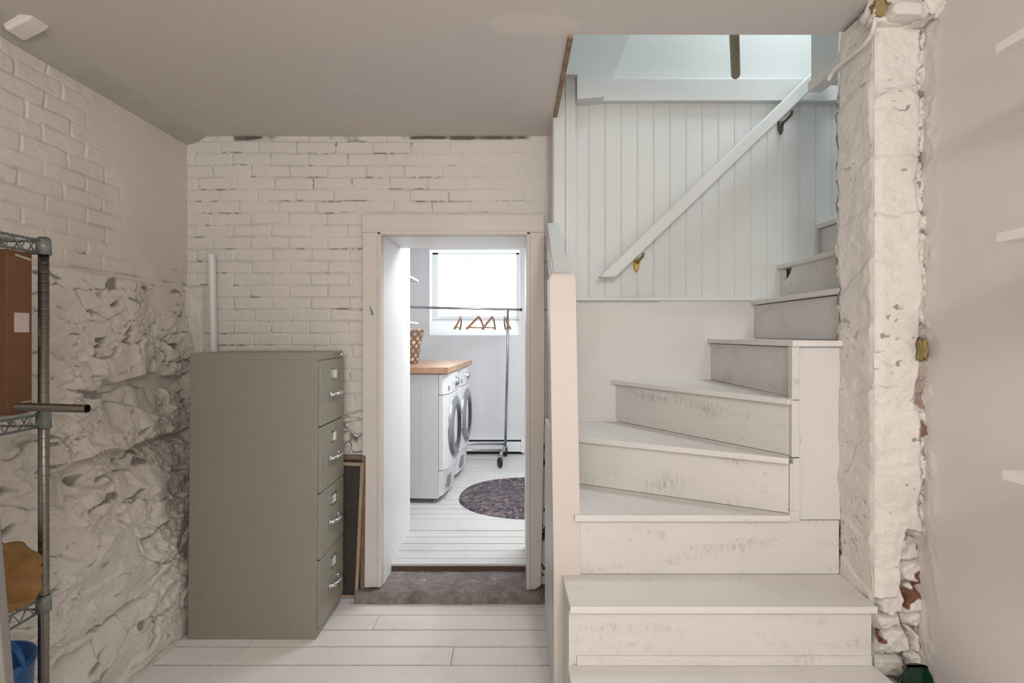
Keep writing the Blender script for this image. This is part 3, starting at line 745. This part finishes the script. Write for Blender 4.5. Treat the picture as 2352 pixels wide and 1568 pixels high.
# baseboard heater
ht = thing('baseboard_heater', 'long low white baseboard heater under the laundry window', 'heater', (-.2, 6.22, LF))
hz0 = LF+.03; hz1 = CAMZ-(1008-767)*6.2/F
bm = bmesh.new(); PY(bm, [(-1.35, hz0), (.09, hz0), (.09, hz1-.03), (-1.35, hz1-.03)], 6.20, 6.215); fin('front_cover', bm, M['ltrim'], ht, bevel=.004)
bm = bmesh.new(); BX(bm, -1.35, .09, 6.215, 6.268, hz1-.012, hz1); fin('top_cover', bm, M['ltrim'], ht, bevel=.003)
bm = bmesh.new(); BX(bm, -1.35, .10, 6.225, 6.262, LF+.002, hz1-.015); fin('fins', bm, M['dark'], ht)
bm = bmesh.new(); BX(bm, .09, .13, 6.195, 6.268, LF+.02, hz1+.004); fin('end_cap', bm, M['ltrim'], ht, bevel=.004)

# shelves over the machines
for i, (hz, lab) in enumerate(((CAMZ+(767-644)*5.45/F, 'upper white shelf end above the machines in the laundry'), (CAMZ+(767-741)*5.45/F, 'lower white shelf end just above the patterned basket'))):
    t = thing('wall_shelf', lab, 'shelf', (-1.38, 5, hz), 'laundry wall shelves')
    bm = bmesh.new(); BX(bm, -1.378, -.915, 4.3, 5.45, hz-.018, hz+.004); fin('board', bm, M['bracketwhite'], t, bevel=.002)
    bm = bmesh.new(); BX(bm, -1.378, -1.36, 5.2, 5.22, hz-.16, hz-.018); BX(bm, -1.37, -1.10, 5.2, 5.22, hz-.035, hz-.018); bar(bm, (-1.37, 5.21, hz-.14), (-1.12, 5.21, hz-.03), .012, .012); fin('bracket', bm, M['bracketwhite'], t)

# washing machine and dryer
AP = Vector((-.530, 4.40, LF)); ANG = -.062
def appliance(name, label, yoff):
    loc = AP + Matrix.Rotation(ANG, 3, 'Z') @ Vector((0, yoff, 0))
    t = thing(name, label, 'washing machine' if name == 'washing_machine' else 'dryer', loc, rz=ANG)
    W_, H_, Dp = .658, 1.018, .74
    def part(n, bm, mat, parent=t, **kw): return fin(n, bm, mat, parent, local=True, **kw)
    bm = bmesh.new(); BX(bm, -Dp, -.055, 0, W_, .035, H_); part('body', bm, M['appl'], bevel=.008)
    # stamped relief on the side panel
    bm = bmesh.new()
    pts = []
    for (cx_, cz_, a0) in ((-.17, .94, 90), (-.13-.30, .94, 0)): pass
    x0, x1, z0, z1, r_ = -.66, -.13, .12, .955, .06
    loop = [(x0, z0+.3)] 
    loop = []
    for cx_, cz_, s_ in ((x1-r_-.06, z1-r_, 90), (x0+r_, z1-r_, 180), (x0+r_, z0+r_, 270), (x1-r_-.06, z0+r_, 360)):
        for k in range(6):
            an = R(s_-90+k*18); loop.append((cx_+r_*math.cos(an), 0, cz_+r_*math.sin(an)))
    loop.append(loop[0]); TUBE(bm, loop, .003, 6, False); part('panel_relief', bm, M['appl'], smooth=True)
    # bowed fascia
    n = 14; prof = []
    for k in range(n+1):
        yy = W_*k/n; prof.append((-.008+.035*math.sin(math.pi*k/n)**.7 if 0 < k < n else -.018, yy))
    bm = bmesh.new(); PR(bm, [(-.054, 0)]+prof+[(-.054, W_)], .26, H_-.17); part('front_panel', bm, M['appl_front'], bevel=.004)
    bm = bmesh.new(); PR(bm, [(-.054, 0)]+[(p[0]-.004, p[1]) for p in prof]+[(-.054, W_)], H_-.166, H_-.002); cp = part('control_panel', bm, M['appl_front'], bevel=.006)
    bm = bmesh.new()
    a = [(-.054, 0)]+prof+[(-.054, W_)]; b_ = [(-.054, 0)]+[(p[0]-.055, p[1]) for p in prof]+[(-.054, W_)]
    b_ = [(-.056, 0)]+[(max(-.055, p[0]-.040), p[1]) for p in prof]+[(-.056, W_)]
    A1 = [bm.verts.new((p[0], p[1], .256)) for p in a]; B1 = [bm.verts.new((p[0], p[1], .05)) for p in b_]
    bm.faces.new(A1); bm.faces.new(B1[::-1])
    for i in range(len(A1)): bm.faces.new((A1[i], A1[(i+1) % len(A1)], B1[(i+1) % len(A1)], B1[i]))
    part('kick_panel', bm, M['appl_front'], bevel=.003)
    bm = bmesh.new(); BX(bm, -.03, .0125, .10, .22, .10, .21); part('access_cover', bm, M['silver'], bevel=.01)
    # door
    c = (.020, W_/2, .56)
    bm = bmesh.new(); LATHE(bm, [(.155, -.01), (.185, .024), (.215, .028), (.248, .018), (.262, 0), (.262, -.03)], c, 48, 'x'); dr = part('door', bm, M['silver'], smooth=True)
    bm = bmesh.new(); LATHE(bm, [(.001, -.012), (.09, -.006), (.15, .008), (.168, .020), (.186, .025)], c, 40, 'x'); part('door_glass', bm, M['glass_dark'], dr, smooth=True)
    bm = bmesh.new(); BX(bm, .040, .055, W_/2+.185, W_/2+.215, .50, .62); part('door_handle', bm, M['chrome'], dr, bevel=.005)
    bm = bmesh.new(); LATHE(bm, [(.040, 0), (.038, .020), (.030, .034), (.001, .036)], (.018, W_*.56, H_-.085), 24, 'x'); part('knob', bm, M['chrome'], cp, smooth=True)
    bm = bmesh.new(); BX(bm, .008, .024, W_*.56-.008, W_*.56+.008, H_-.155, H_-.04); part('knob_surround', bm, M['silver'], cp, bevel=.002)
    bm = bmesh.new(); BX(bm, -.01, .012, .09, .24, H_-.140, H_-.100); part('display', bm, M['silver'], cp, bevel=.003)
    for k in range(3):
        bm = bmesh.new(); LATHE(bm, [(.008, 0), (.007, .006), (.001, .007)], (.010, .45+.05*k, H_-.12), 12, 'x'); part('button', bm, M['silver'], cp, smooth=True)
    for fx in (-.70, -.10):
        for fy in (.05, W_-.05):
            bm = bmesh.new(); LATHE(bm, [(.001, 0), (.022, 0), (.022, .012), (.010, .014), (.010, .04)], (fx, fy, 0), 14); part('foot', bm, M['silver'], smooth=True)
    return t
appliance('washing_machine', 'nearer white front loading machine with a grey ringed round door', 0)
appliance('dryer', 'farther white front loading machine, behind the nearer one under the worktop', .668)
wt = thing('worktop', 'thick butcher block worktop lying across both laundry machines', 'worktop', AP+Vector((0, 0, 1.022)), rz=ANG)
bm = bmesh.new(); BX(bm, -.78, .030, -.03, 1.335, 0, .050); fin('top', bm, M['block'], wt, local=True, bevel=.005)
# basket
m, nt, b = nodes('woven_pattern')
tc = N(nt, 'ShaderNodeTexCoord'); sp = N(nt, 'ShaderNodeSeparateXYZ'); nt.links.new(tc.outputs['Object'], sp.inputs[0])
ang = mathn(nt, 'MULTIPLY', mathn(nt, 'ARCTAN2', sp.outputs[1], sp.outputs[0]), 1.751)
zz = mathn(nt, 'MULTIPLY', sp.outputs[2], 13.5)
def band(s, w_):
    f_ = mathn(nt, 'FRACT', s); return mathn(nt, 'LESS_THAN', mathn(nt, 'ABSOLUTE', mathn(nt, 'SUBTRACT', f_, .5)), w_)
A1 = mathn(nt, 'ADD', ang, zz); B1 = mathn(nt, 'SUBTRACT', ang, zz)
p1 = mathn(nt, 'MAXIMUM', band(A1, .19), band(B1, .19))
A2 = mathn(nt, 'MULTIPLY', A1, 3); B2 = mathn(nt, 'MULTIPLY', B1, 3)
p2 = mathn(nt, 'MULTIPLY', mathn(nt, 'MAXIMUM', band(A2, .13), band(B2, .13)), mathn(nt, 'GREATER_THAN', mathn(nt, 'FRACT', mathn(nt, 'MULTIPLY', zz, .5)), .5))
c = mixc(nt, mathn(nt, 'MAXIMUM', p1, p2), (.58, .42, .29), (.15, .10, .075))
nt.links.new(c, b.inputs['Base Color']); b.inputs['Roughness'].default_value = .8
bp_ = px(945, 822, 5.0)
bk = thing('basket', 'tan fabric basket with a brown lattice pattern standing on the worktop', 'basket', (-.955, 5.0, LF+1.074))
bm = bmesh.new(); rg = LATHE(bm, [(.001, .002), (.105, .0), (.112, .01), (.128, .15), (.160, .285), (.166, .300), (.160, .300), (.150, .27), (.118, .15), (.10, .012)], (0, 0, 0), 40)
for v_ in bm.verts:
    if v_.co.z > .2: v_.co.z += .006*math.sin(math.atan2(v_.co.y, v_.co.x)*9)
fin('shell', bm, m, bk, local=True, smooth=True)
# rug
m, nt, b = nodes('braided_wool'); v = coords(nt)
tcr = N(nt, 'ShaderNodeTexVoronoi'); tcr.inputs['Scale'].default_value = 1.0; tcr.inputs['Randomness'].default_value = .45; 
sq = N(nt, 'ShaderNodeSeparateXYZ'); nt.links.new(coords(nt, (1/.69, 1/.585, 1)), sq.inputs[0])
rr_ = mathn(nt, 'SQRT', mathn(nt, 'ADD', mathn(nt, 'POWER', mathn(nt, 'ABSOLUTE', sq.outputs[0]), 2.0), mathn(nt, 'POWER', mathn(nt, 'ABSOLUTE', sq.outputs[1]), 2.0)))
cv = N(nt, 'ShaderNodeCombineXYZ'); nt.links.new(mathn(nt, 'MULTIPLY', mathn(nt, 'ARCTAN2', sq.outputs[1], sq.outputs[0]), 30), cv.inputs[0]); nt.links.new(mathn(nt, 'MULTIPLY', rr_, 21), cv.inputs[1])
nt.links.new(cv.outputs[0], tcr.inputs['Vector'])
sx = N(nt, 'ShaderNodeSeparateColor'); nt.links.new(tcr.outputs['Color'], sx.inputs[0])
c = mixc(nt, sx.outputs[0], (.028, .028, .04), (.15, .135, .15))
c = mixc(nt, ramp(nt, sx.outputs[1], .66, .85), c, (.24, .19, .175))
c = mixc(nt, ramp(nt, sx.outputs[2], .78, .9), c, (.10, .03, .035))
c = mixc(nt, mathn(nt, 'MULTIPLY', ramp(nt, noise(nt, v, 2.4, 2), .4, .65), .4), c, (.035, .04, .065))
nt.links.new(c, b.inputs['Base Color']); b.inputs['Roughness'].default_value = .95
bm = bmesh.new(); nr, ns = 76, 220; rings = []
for i in range(nr):
    t_ = i/(nr-1); ring = []
    for k in range(ns):
        an = 2*math.pi*k/ns; ca, sa = math.cos(an), math.sin(an); ex = 2/2.35
        X = math.copysign(abs(ca)**ex, ca)*(.69*t_+.001); Y_ = math.copysign(abs(sa)**ex, sa)*(.585*t_+.001)
        ridge = abs(math.sin(t_*math.pi*14)); z_ = .004+.007*ridge+.002*math.sin(an*70+i*1.3)*ridge
        if i == nr-1: z_ = .001
        ring.append(bm.verts.new((X, Y_, z_)))
    rings.append(ring)
for a, c_ in zip(rings, rings[1:]):
    for k in range(ns): bm.faces.new((a[k], a[(k+1) % ns], c_[(k+1) % ns], c_[k]))
bm.faces.new(rings[0])
o = fin('braided_rug', bm, m, smooth=True); o.location = (.255, 4.60, LF+.001); o.rotation_euler = (0, 0, R(-3))
tag(o, 'oval braided rug in dark blue grey and brown on the laundry floor', 'rug')
# garment rack
YR = 5.80
gr = thing('garment_rack', 'chrome rolling garment rack in front of the laundry window', 'clothes rack', (-.6, YR, LF))
zt = CAMZ+(767-711)*YR/F; ux = px(1166, 0, YR)[0]
bm = bmesh.new(); TUBE(bm, [(-1.24, YR, zt+.03), (.088, YR, zt)], .0125, 14); tb = fin('top_bar', bm, M['rack'], gr, smooth=True)
bm = bmesh.new(); TUBE(bm, [(.082, YR, zt), (.096, YR, zt)], .017, 14); fin('end_cap', bm, M['rubber'], tb, smooth=True)
for xx in (ux, -1.15):
    zz_ = zt+.002 if xx == ux else zt+.028
    bm = bmesh.new(); TUBE(bm, [(xx-.025, YR+.08, .235), (xx, YR, zz_-.5), (xx, YR, zz_)], .0135, 14); fin('upright', bm, M['rack'], gr, smooth=True)
    y0_ = 5.60 if xx == ux else 5.88
    bm = bmesh.new(); TUBE(bm, [(xx-(.07 if xx == ux else .03), y0_, .205), (xx-.025, 5.90, .235), (xx-.03, 6.09, .205)], .015, 12); fin('foot_bar', bm, M['rack'], gr, smooth=True)
    for (cx_, cy_) in ((xx-(.075 if xx == ux else .03), y0_-.015), (xx-.03, 6.10)):
        bm = bmesh.new(); LATHE(bm, [(.001, -.014), (.028, -.014), (.048, -.011), (.052, 0), (.048, .011), (.028, .014), (.001, .014)], (0, 0, 0), 24, 'x')
        bmesh.ops.rotate(bm, verts=bm.verts, matrix=Matrix.Rotation(R(25), 3, 'Z')); bmesh.ops.translate(bm, verts=bm.verts, vec=(cx_, cy_, LF+.053))
        cw = fin('caster', bm, M['rubber'], gr, smooth=True)
        bm = bmesh.new(); TUBE(bm, [(cx_+.018, cy_, LF+.05), (cx_+.02, cy_+.008, LF+.10), (cx_+.006, cy_+.012, LF+.125), (cx_, cy_+.012, LF+.145)], .008, 8); fin('fork', bm, M['rack'], cw, smooth=True)
for yy, zz_ in ((5.86, CAMZ-(1034-767)*5.86/F), (6.03, CAMZ-(1019-767)*6.03/F)):
    bm = bmesh.new(); TUBE(bm, [(-1.18, yy, zz_), (ux-.02, yy, zz_)], .0135, 12); fin('base_rail', bm, M['rack'], gr, smooth=True)
# hangers
def hanger(x, rz, label, tilt=0):
    t = thing('coat_hanger', label, 'hanger', (x, YR, zt+.013), 'wooden hangers on the rack', rz)
    n = 16; bm = bmesh.new(); pr = []
    for k in range(-n, n+1):
        s = k/n; xx = .215*s; zz_ = -.075-.012-.125*abs(s)**1.25; th = .013*(1-.35*abs(s)); pr.append((xx, zz_, th, .010 if abs(s) < .9 else .014))
    prev = None
    for xx, zz_, th, dp in pr:
        yb = .035*(xx/.215)**2
        ring = [bm.verts.new(p) for p in ((xx, yb-dp*.7, zz_-th), (xx, yb+dp*.7, zz_-th), (xx, yb+dp*.7, zz_+th), (xx, yb-dp*.7, zz_+th))]
        if prev:
            for q in range(4): bm.faces.new((prev[q], prev[(q+1) % 4], ring[(q+1) % 4], ring[q]))
        else: bm.faces.new(ring[::-1])
        prev = ring
    bm.faces.new(prev); fin('shoulders', bm, M['hanger'], t, local=True, bevel=.003)
    bm = bmesh.new(); TUBE(bm, [(-.19, .028, -.198), (.19, .028, -.198)], .006, 8); fin('trouser_bar', bm, M['hanger'], t, local=True, smooth=True)
    bm = bmesh.new(); pts = [(0, 0, -.08), (0, 0, -.045)]
    for k in range(9):
        an = R(-90+k*30); pts.append((.017*math.cos(an), 0, -.015+.017*math.sin(an)))
    TUBE(bm, catm(pts, 3), .0018, 6); fin('hook', bm, M['chrome'], t, local=True, smooth=True)
    return t
hanger(-.54, R(88), 'leftmost wooden coat hanger on the rack, hanging apart and edge on')
hanger(-.355, R(70), 'wooden coat hanger second from the left, turned widest open')
hanger(-.215, R(75), 'wooden coat hanger third from the left, beside the widest one')
hanger(-.085, R(-83), 'rightmost wooden coat hanger half behind the rack upright')

# ================================================================== FILING CABINET
fc = thing('filing_cabinet', 'tall putty grey four drawer metal filing cabinet against the brick wall', 'filing cabinet', (-1.19, 2.77, 0))
FX0, FX1, FY0, FY1, FH = -1.489, -.900, 2.585, 2.955, 1.322
bm = bmesh.new()
PY(bm, [(FX0-.012, 0), (FX1-.008, 0), (FX1, FH), (FX0, FH)], FY0, FY1)
fin('body', bm, M['cabinet'], fc, bevel=.004)
bm = bmesh.new(); BX(bm, FX0+.002, FX1+.003, FY0-.0012, FY1, FH-.032, FH+.001); fin('top_cap', bm, M['cabinet'], fc, bevel=.002)
bm = bmesh.new(); LATHE(bm, [(.010, 0), (.010, .006), (.005, .010), (.001, .010)], (FX1+.003, FY1-.025, FH-.018), 14, 'x'); fin('lock', bm, M['chrome'], fc, smooth=True)
for i in range(4):
    z1 = FH-.037-i*.309; z0 = z1-.303; sk = -.0065*(1-(z0+z1)/2/FH)
    bm = bmesh.new(); BX(bm, FX1-.004+sk, FX1+.014+sk, FY0+.008, FY1-.008, z0, z1)
    dw = fin('drawer', bm, M['cabinet_front'], fc, bevel=.005, seg=3); xf = FX1+.014+sk; yc = (FY0+FY1)/2+.012
    bm = bmesh.new(); zl = z1-.070; w_, h_ = .034, .028
    for (a, c_, e_, g_) in ((yc-w_, yc+w_, zl-h_, zl-h_+.008), (yc-w_, yc+w_, zl+h_-.008, zl+h_), (yc-w_, yc-w_+.008, zl-h_, zl+h_), (yc+w_-.008, yc+w_, zl-h_, zl+h_)): BX(bm, xf-.001, xf+.005, a, c_, e_, g_)
    lh = fin('label_holder', bm, M['chrome'], dw, bevel=.001)
    bm = bmesh.new(); BX(bm, xf-.0005, xf+.0015, yc-w_+.007, yc+w_-.007, zl-h_+.007, zl+h_-.007); 
    if i >= 2:
        for q in range(2+i % 2): BX(bm, xf+.0015, xf+.0018, yc-.014+.004*q, yc+.010, zl-.008+.008*q, zl-.006+.008*q, mi=1)
    fin('label_card', bm, [M['card'], M['dark']], dw)
    zh = z1-.168; bm = bmesh.new()
    TUBE(bm, catm([(xf, yc-.062, zh-.002), (xf+.016, yc-.060, zh), (xf+.028, yc-.045, zh+.001), (xf+.033, yc, zh+.002), (xf+.028, yc+.045, zh+.001), (xf+.016, yc+.060, zh), (xf, yc+.062, zh-.002)], 4), .0065, 10)
    for v_ in bm.verts: v_.co.z = zh+(v_.co.z-zh)*1.35
    BX(bm, xf-.001, xf+.008, yc-.076, yc-.056, zh-.013, zh+.010); BX(bm, xf-.001, xf+.008, yc+.056, yc+.076, zh-.013, zh+.010)
    fin('handle', bm, M['chrome'], dw, smooth=True)
# white pipe behind the cabinet
bm = bmesh.new(); a0 = Vector((px(493, 0, 2.982)[0]+.02, 2.982, .0)); a1 = Vector(px(486, 585, 2.982))
LA = a1-a0; TUBE(bm, [a0, a1], .0205, 24, caps=False); TUBE(bm, [a1, a0], .018, 24, caps=False)
tag(fin('plastic_pipe', bm, M['pvc'], smooth=True), 'long white plastic pipe standing upright behind the filing cabinet', 'pipe')
# leaning frames
def lean_frame(name, label, xr_top, ztop, xr_bot, w_, y, fm, pm, fw, seed):
    t = thing(name, label, 'frame', (xr_bot-w_/2, y, 0))
    d_ = Vector((xr_top-xr_bot, 0, ztop)).normalized(); s = Vector((-d_.z, 0, d_.x)); L_ = ztop/d_.z
    def P(a, c_): p = Vector((xr_bot, 0, .012)) + d_*a + s*c_; return (p.x, p.z)
    bm = bmesh.new()
    for (a0_, a1_, c0_, c1_) in ((0, L_, 0, fw), (0, L_, w_-fw, w_), (0, fw, fw, w_-fw), (L_-fw, L_, fw, w_-fw)):
        PY(bm, [P(a0_, c0_), P(a1_, c0_), P(a1_, c1_), P(a0_, c1_)], y-.009, y+.009)
    fin('frame', bm, fm, t, bevel=.002)
    bm = bmesh.new(); PY(bm, [P(fw*.6, fw*.6), P(L_-fw*.6, fw*.6), P(L_-fw*.6, w_-fw*.6), P(fw*.6, w_-fw*.6)], y-.002, y+.003); fin('panel', bm, pm, t)
lean_frame('screen_frame', 'dark screen in a narrow pale wooden frame leaning beside the filing cabinet, in front', px(836, 0, 2.968)[0], CAMZ-(1068-767)*2.968/F, px(822, 0, 2.968)[0], .40, 2.968, M['frame_l'], M['screen'], .016, 1)
lean_frame('picture_frame', 'brown wooden frame standing behind the pale framed dark screen', px(841, 0, 2.992)[0], CAMZ-(1050-767)*2.992/F, px(838, 0, 2.992)[0], .42, 2.992, M['frame_d'], M['screen'], .024, 2)

# ================================================================== WIRE SHELVING
ws = thing('wire_shelving_unit', 'chrome wire shelving unit at the left edge against the stone wall', 'shelving', (-1.49, 1.1, 0))
SX0, SX1, SY0, SY1 = -1.63, -1.298, .62, 1.55
ztop = CAMZ+(767-545)*1.55/F
for (x, y) in ((SX1, SY1), (SX0, SY1), (SX1, SY0), (SX0, SY0)):
    bm = bmesh.new(); TUBE(bm, [(x, y, 0), (x, y, ztop)], .0127, 20)
    zz_ = .03
    while zz_ < ztop-.02:
        TUBE(bm, [(x, y, zz_), (x, y, zz_+.002)], .0133, 20); zz_ += .0254
    fin('post', bm, M['steel'], ws, smooth=True)
for zs in (CAMZ+(767-560)*1.55/F, CAMZ-(957-767)*1.55/F, CAMZ-(1378-767)*1.55/F):
    bm = bmesh.new()
    for z_, r_ in ((zs+.008, .0035), (zs-.026, .0035)):
        TUBE(bm, [(SX0, SY0, z_), (SX1, SY0, z_), (SX1, SY1, z_), (SX0, SY1, z_), (SX0, SY0, z_)], r_, 8)
    k = 0; y = SY0+.02
    pts = []
    while y < SY1-.01: pts.append((SX1, y, zs+(.007 if k % 2 else -.025))); y += .022; k += 1
    TUBE(bm, pts, .0022, 6); TUBE(bm, [(SX0, p[1], p[2]) for p in pts], .0022, 6)
    pts = []; x = SX0+.02; k = 0
    while x < SX1: pts.append((x, SY1, zs+(.007 if k % 2 else -.025))); x += .022; k += 1
    TUBE(bm, pts, .0022, 6)
    y = SY0+.02
    while y < SY1-.008: TUBE(bm, [(SX0, y, zs+.011), (SX1, y, zs+.011)], .0018, 6); y += .020
    for x in (SX0+.11, SX0+.22): TUBE(bm, [(x, SY0, zs+.007), (x, SY1, zs+.007)], .003, 6)
    sh = fin('shelf', bm, M['zinc'], ws, smooth=True)
    for (x, y) in ((SX1, SY1), (SX0, SY1), (SX1, SY0), (SX0, SY0)):
        bm = bmesh.new(); LATHE(bm, [(.0135, -.030), (.0185, -.030), (.0170, .014), (.0135, .014)], (x, y, zs), 20); fin('collar', bm, M['collar'], sh, smooth=True)
ZS1, ZS2, ZS3 = CAMZ+(767-560)*1.55/F+.013, CAMZ-(957-767)*1.55/F+.013, CAMZ-(1378-767)*1.55/F+.013
# cartons
def carton(name, label, x0, x1, y0, y1, z0, z1, tape=True):
    t = thing(name, label, 'box', ((x0+x1)/2, (y0+y1)/2, z0))
    bm = bmesh.new(); BX(bm, x0, x1, y0, y1, z0, z1); fin('carton', bm, M['carton'], t, bevel=.005)
    if tape:
        h = z1-z0
        bm = bmesh.new(); BX(bm, x1-.0005, x1+.0008, y0+.022, y1-.012, z0+h*.50, z0+h*.62); fin('tape', bm, M['tape'], t)
        bm = bmesh.new(); bar(bm, (x1, y0+.025, z1-.012), (x1, y1-.006, z1-.020), .0012, .006); fin('tape', bm, M['tape'], t); bm = bmesh.new(); bar(bm, (x1, y0+.04, z0+.03), (x1, y1-.006, z0+.03), .0012, .003); fin('tape', bm, M['tape'], t)
carton('cardboard_box', 'tall brown cardboard box with a clear tape square on the middle wire shelf', -1.61, -1.330, 1.472, 1.552, ZS2+.001, CAMZ+(767-573)*1.49/F)
carton('cardboard_box', 'brown cardboard box barely in view on top of the wire shelving', -1.61, -1.332, 1.20, 1.447, ZS1, CAMZ+(767-450)*1.43/F, False)
# steel tube lying on the shelf
bm = bmesh.new(); t0 = Vector((-1.52, 1.585, 1.207)); t1 = Vector(px(201, 938, 1.44)); dd = (t1-t0)
t0 = Vector((-1.36, 1.51, 1.20)); t0 = Vector(px(40, 934, 1.452)); 
TUBE(bm, [t0, t1], .0107, 24, caps=False); TUBE(bm, [t1, t0], .0088, 24, caps=False)
rA = []; 
tag(fin('steel_tube', bm, M['steel'], smooth=True), 'short dark steel tube poking out from the middle wire shelf', 'tube')
# tan cloth bag
bm = bmesh.new(); bmesh.ops.create_icosphere(bm, subdivisions=5, radius=1)
for v_ in bm.verts:
    p = v_.co.copy(); n_ = mn.noise_vector(p*1.6)*.45+mn.noise_vector(p*4)*.16
    fold = .10*abs(math.sin(p.x*5+p.y*4+p.z*3+3*mn.noise(p*2)))
    x_ = math.copysign(abs(p.x)**.75, p.x); z_ = math.copysign(abs(p.z)**.8, p.z)
    lean = max(0, p.x)*.0
    v_.co = Vector((-1.405+(x_*.155+n_.x*.10+fold*.1)*(1-.45*max(0, p.z))+(.03 if p.z < 0 else .03*(1-p.z))*max(0, p.x)**2, 1.415+(p.y*.125+n_.y*.05), ZS3+.092+z_*.088*(1+.15*n_.z)+n_.z*.03*(p.z > 0)+fold*.1))
    v_.co.z = max(v_.co.z, ZS3+.001)
tag(fin('cloth_bag', bm, M['burlap'], smooth=True), 'slumped tan cloth bag on the lower wire shelf', 'bag')
# blue bucket
bb = thing('blue_bucket', 'blue plastic bucket with a raised handle under the lower wire shelf', 'bucket', (-1.43, 1.50, 0))
bm = bmesh.new(); LATHE(bm, [(.001, .0), (.088, .0), (.095, .01), (.116, .505), (.121, .51), (.121, .525), (.113, .525), (.092, .02), (.001, .012)], (-1.43, 1.50, 0), 40); fin('shell', bm, M['blue'], bb, smooth=True)
bm = bmesh.new(); pts = []
for k in range(13):
    an = math.pi*k/12; pts.append((-1.43+.116*math.cos(an), 1.50+.01*math.sin(an), .52+.075*math.sin(an)))
TUBE(bm, pts, .008, 10); fin('handle', bm, M['blue'], bb, smooth=True)
# pale board at the very left, near the camera
bm = bmesh.new(); PY(bm, [(-.735, 0), (-1.12, 0), (-1.27, 1.75), (-.885, 1.75)], .89, .91)
tag(fin('leaning_board', bm, plain('grey_panel', (.17, .162, .155), .5), bevel=.004), 'smooth pale grey board edge in the lower left corner, nearest the camera', 'board')
# dark green plastic in the bottom right corner
gx = px(2107, 1530, 1.68)
gs = thing('green_scoop', 'dark green moulded plastic scoop tip in the bottom right corner', 'scoop', (gx[0], gx[1], 0))
bm = bmesh.new()
ring = []
for zz_, ww, dd in ((0, .062, .05), (.18, .060, .045), (.33, .054, .038), (.390, .040, .028), (.414, .030, .018)):
    ring.append([bm.verts.new((gx[0]+ww*math.cos(a_)+(.414-zz_)*.02, gx[1]+dd*math.sin(a_), zz_)) for a_ in [2*math.pi*k/24 for k in range(24)]])
for a, c_ in zip(ring, ring[1:]):
    for k in range(24): bm.faces.new((a[k], a[(k+1) % 24], c_[(k+1) % 24], c_[k]))
bm.faces.new(ring[-1]); bm.faces.new(ring[0][::-1])
for v_ in bm.verts:   # hollow front
    if v_.co.y < gx[1]-.003 and abs(v_.co.x-gx[0]) < .03 and v_.co.z > .1: v_.co.y = gx[1]+.008
fin('shell', bm, M['green'], gs, bevel=.004)

# shelves on the right wall
for i, (ty, xx, lab) in enumerate(((102, 2285, 'top white shelf on the right wall, seen from below'), (535, 2287, 'middle white shelf on the right wall'), (1078, 2300, 'lowest shelf on the right wall with a raw wood end'))):
    yy = 1.2; p = px(xx, ty, yy)
    t = thing('wall_shelf', lab, 'shelf', (1.31, .6, p[2]), 'shelves on the right wall')
    bm = bmesh.new(); PR(bm, [(p[0], yy), (1.312, yy-.0), (1.312, .1), (p[0]+(.0 if i < 2 else .0), .1)], p[2]-.021, p[2]); fin('board', bm, M['bracketwhite'], t, bevel=.002)
    bm = bmesh.new(); BX(bm, 1.296, 1.312, 1.10, 1.13, p[2]-.15, p[2]-.021); BX(bm, 1.10, 1.30, 1.10, 1.13, p[2]-.040, p[2]-.021); bar(bm, (1.30, 1.115, p[2]-.14), (1.12, 1.115, p[2]-.035), .014, .014); fin('bracket', bm, M['bracketwhite'], t)
# closing wall behind the camera
bm = bmesh.new(); BX(bm, -1.9, 1.7, -1.75, -1.62, 0, 2.5); fin('wall_front', bm, M['wall_r'], struct=True)
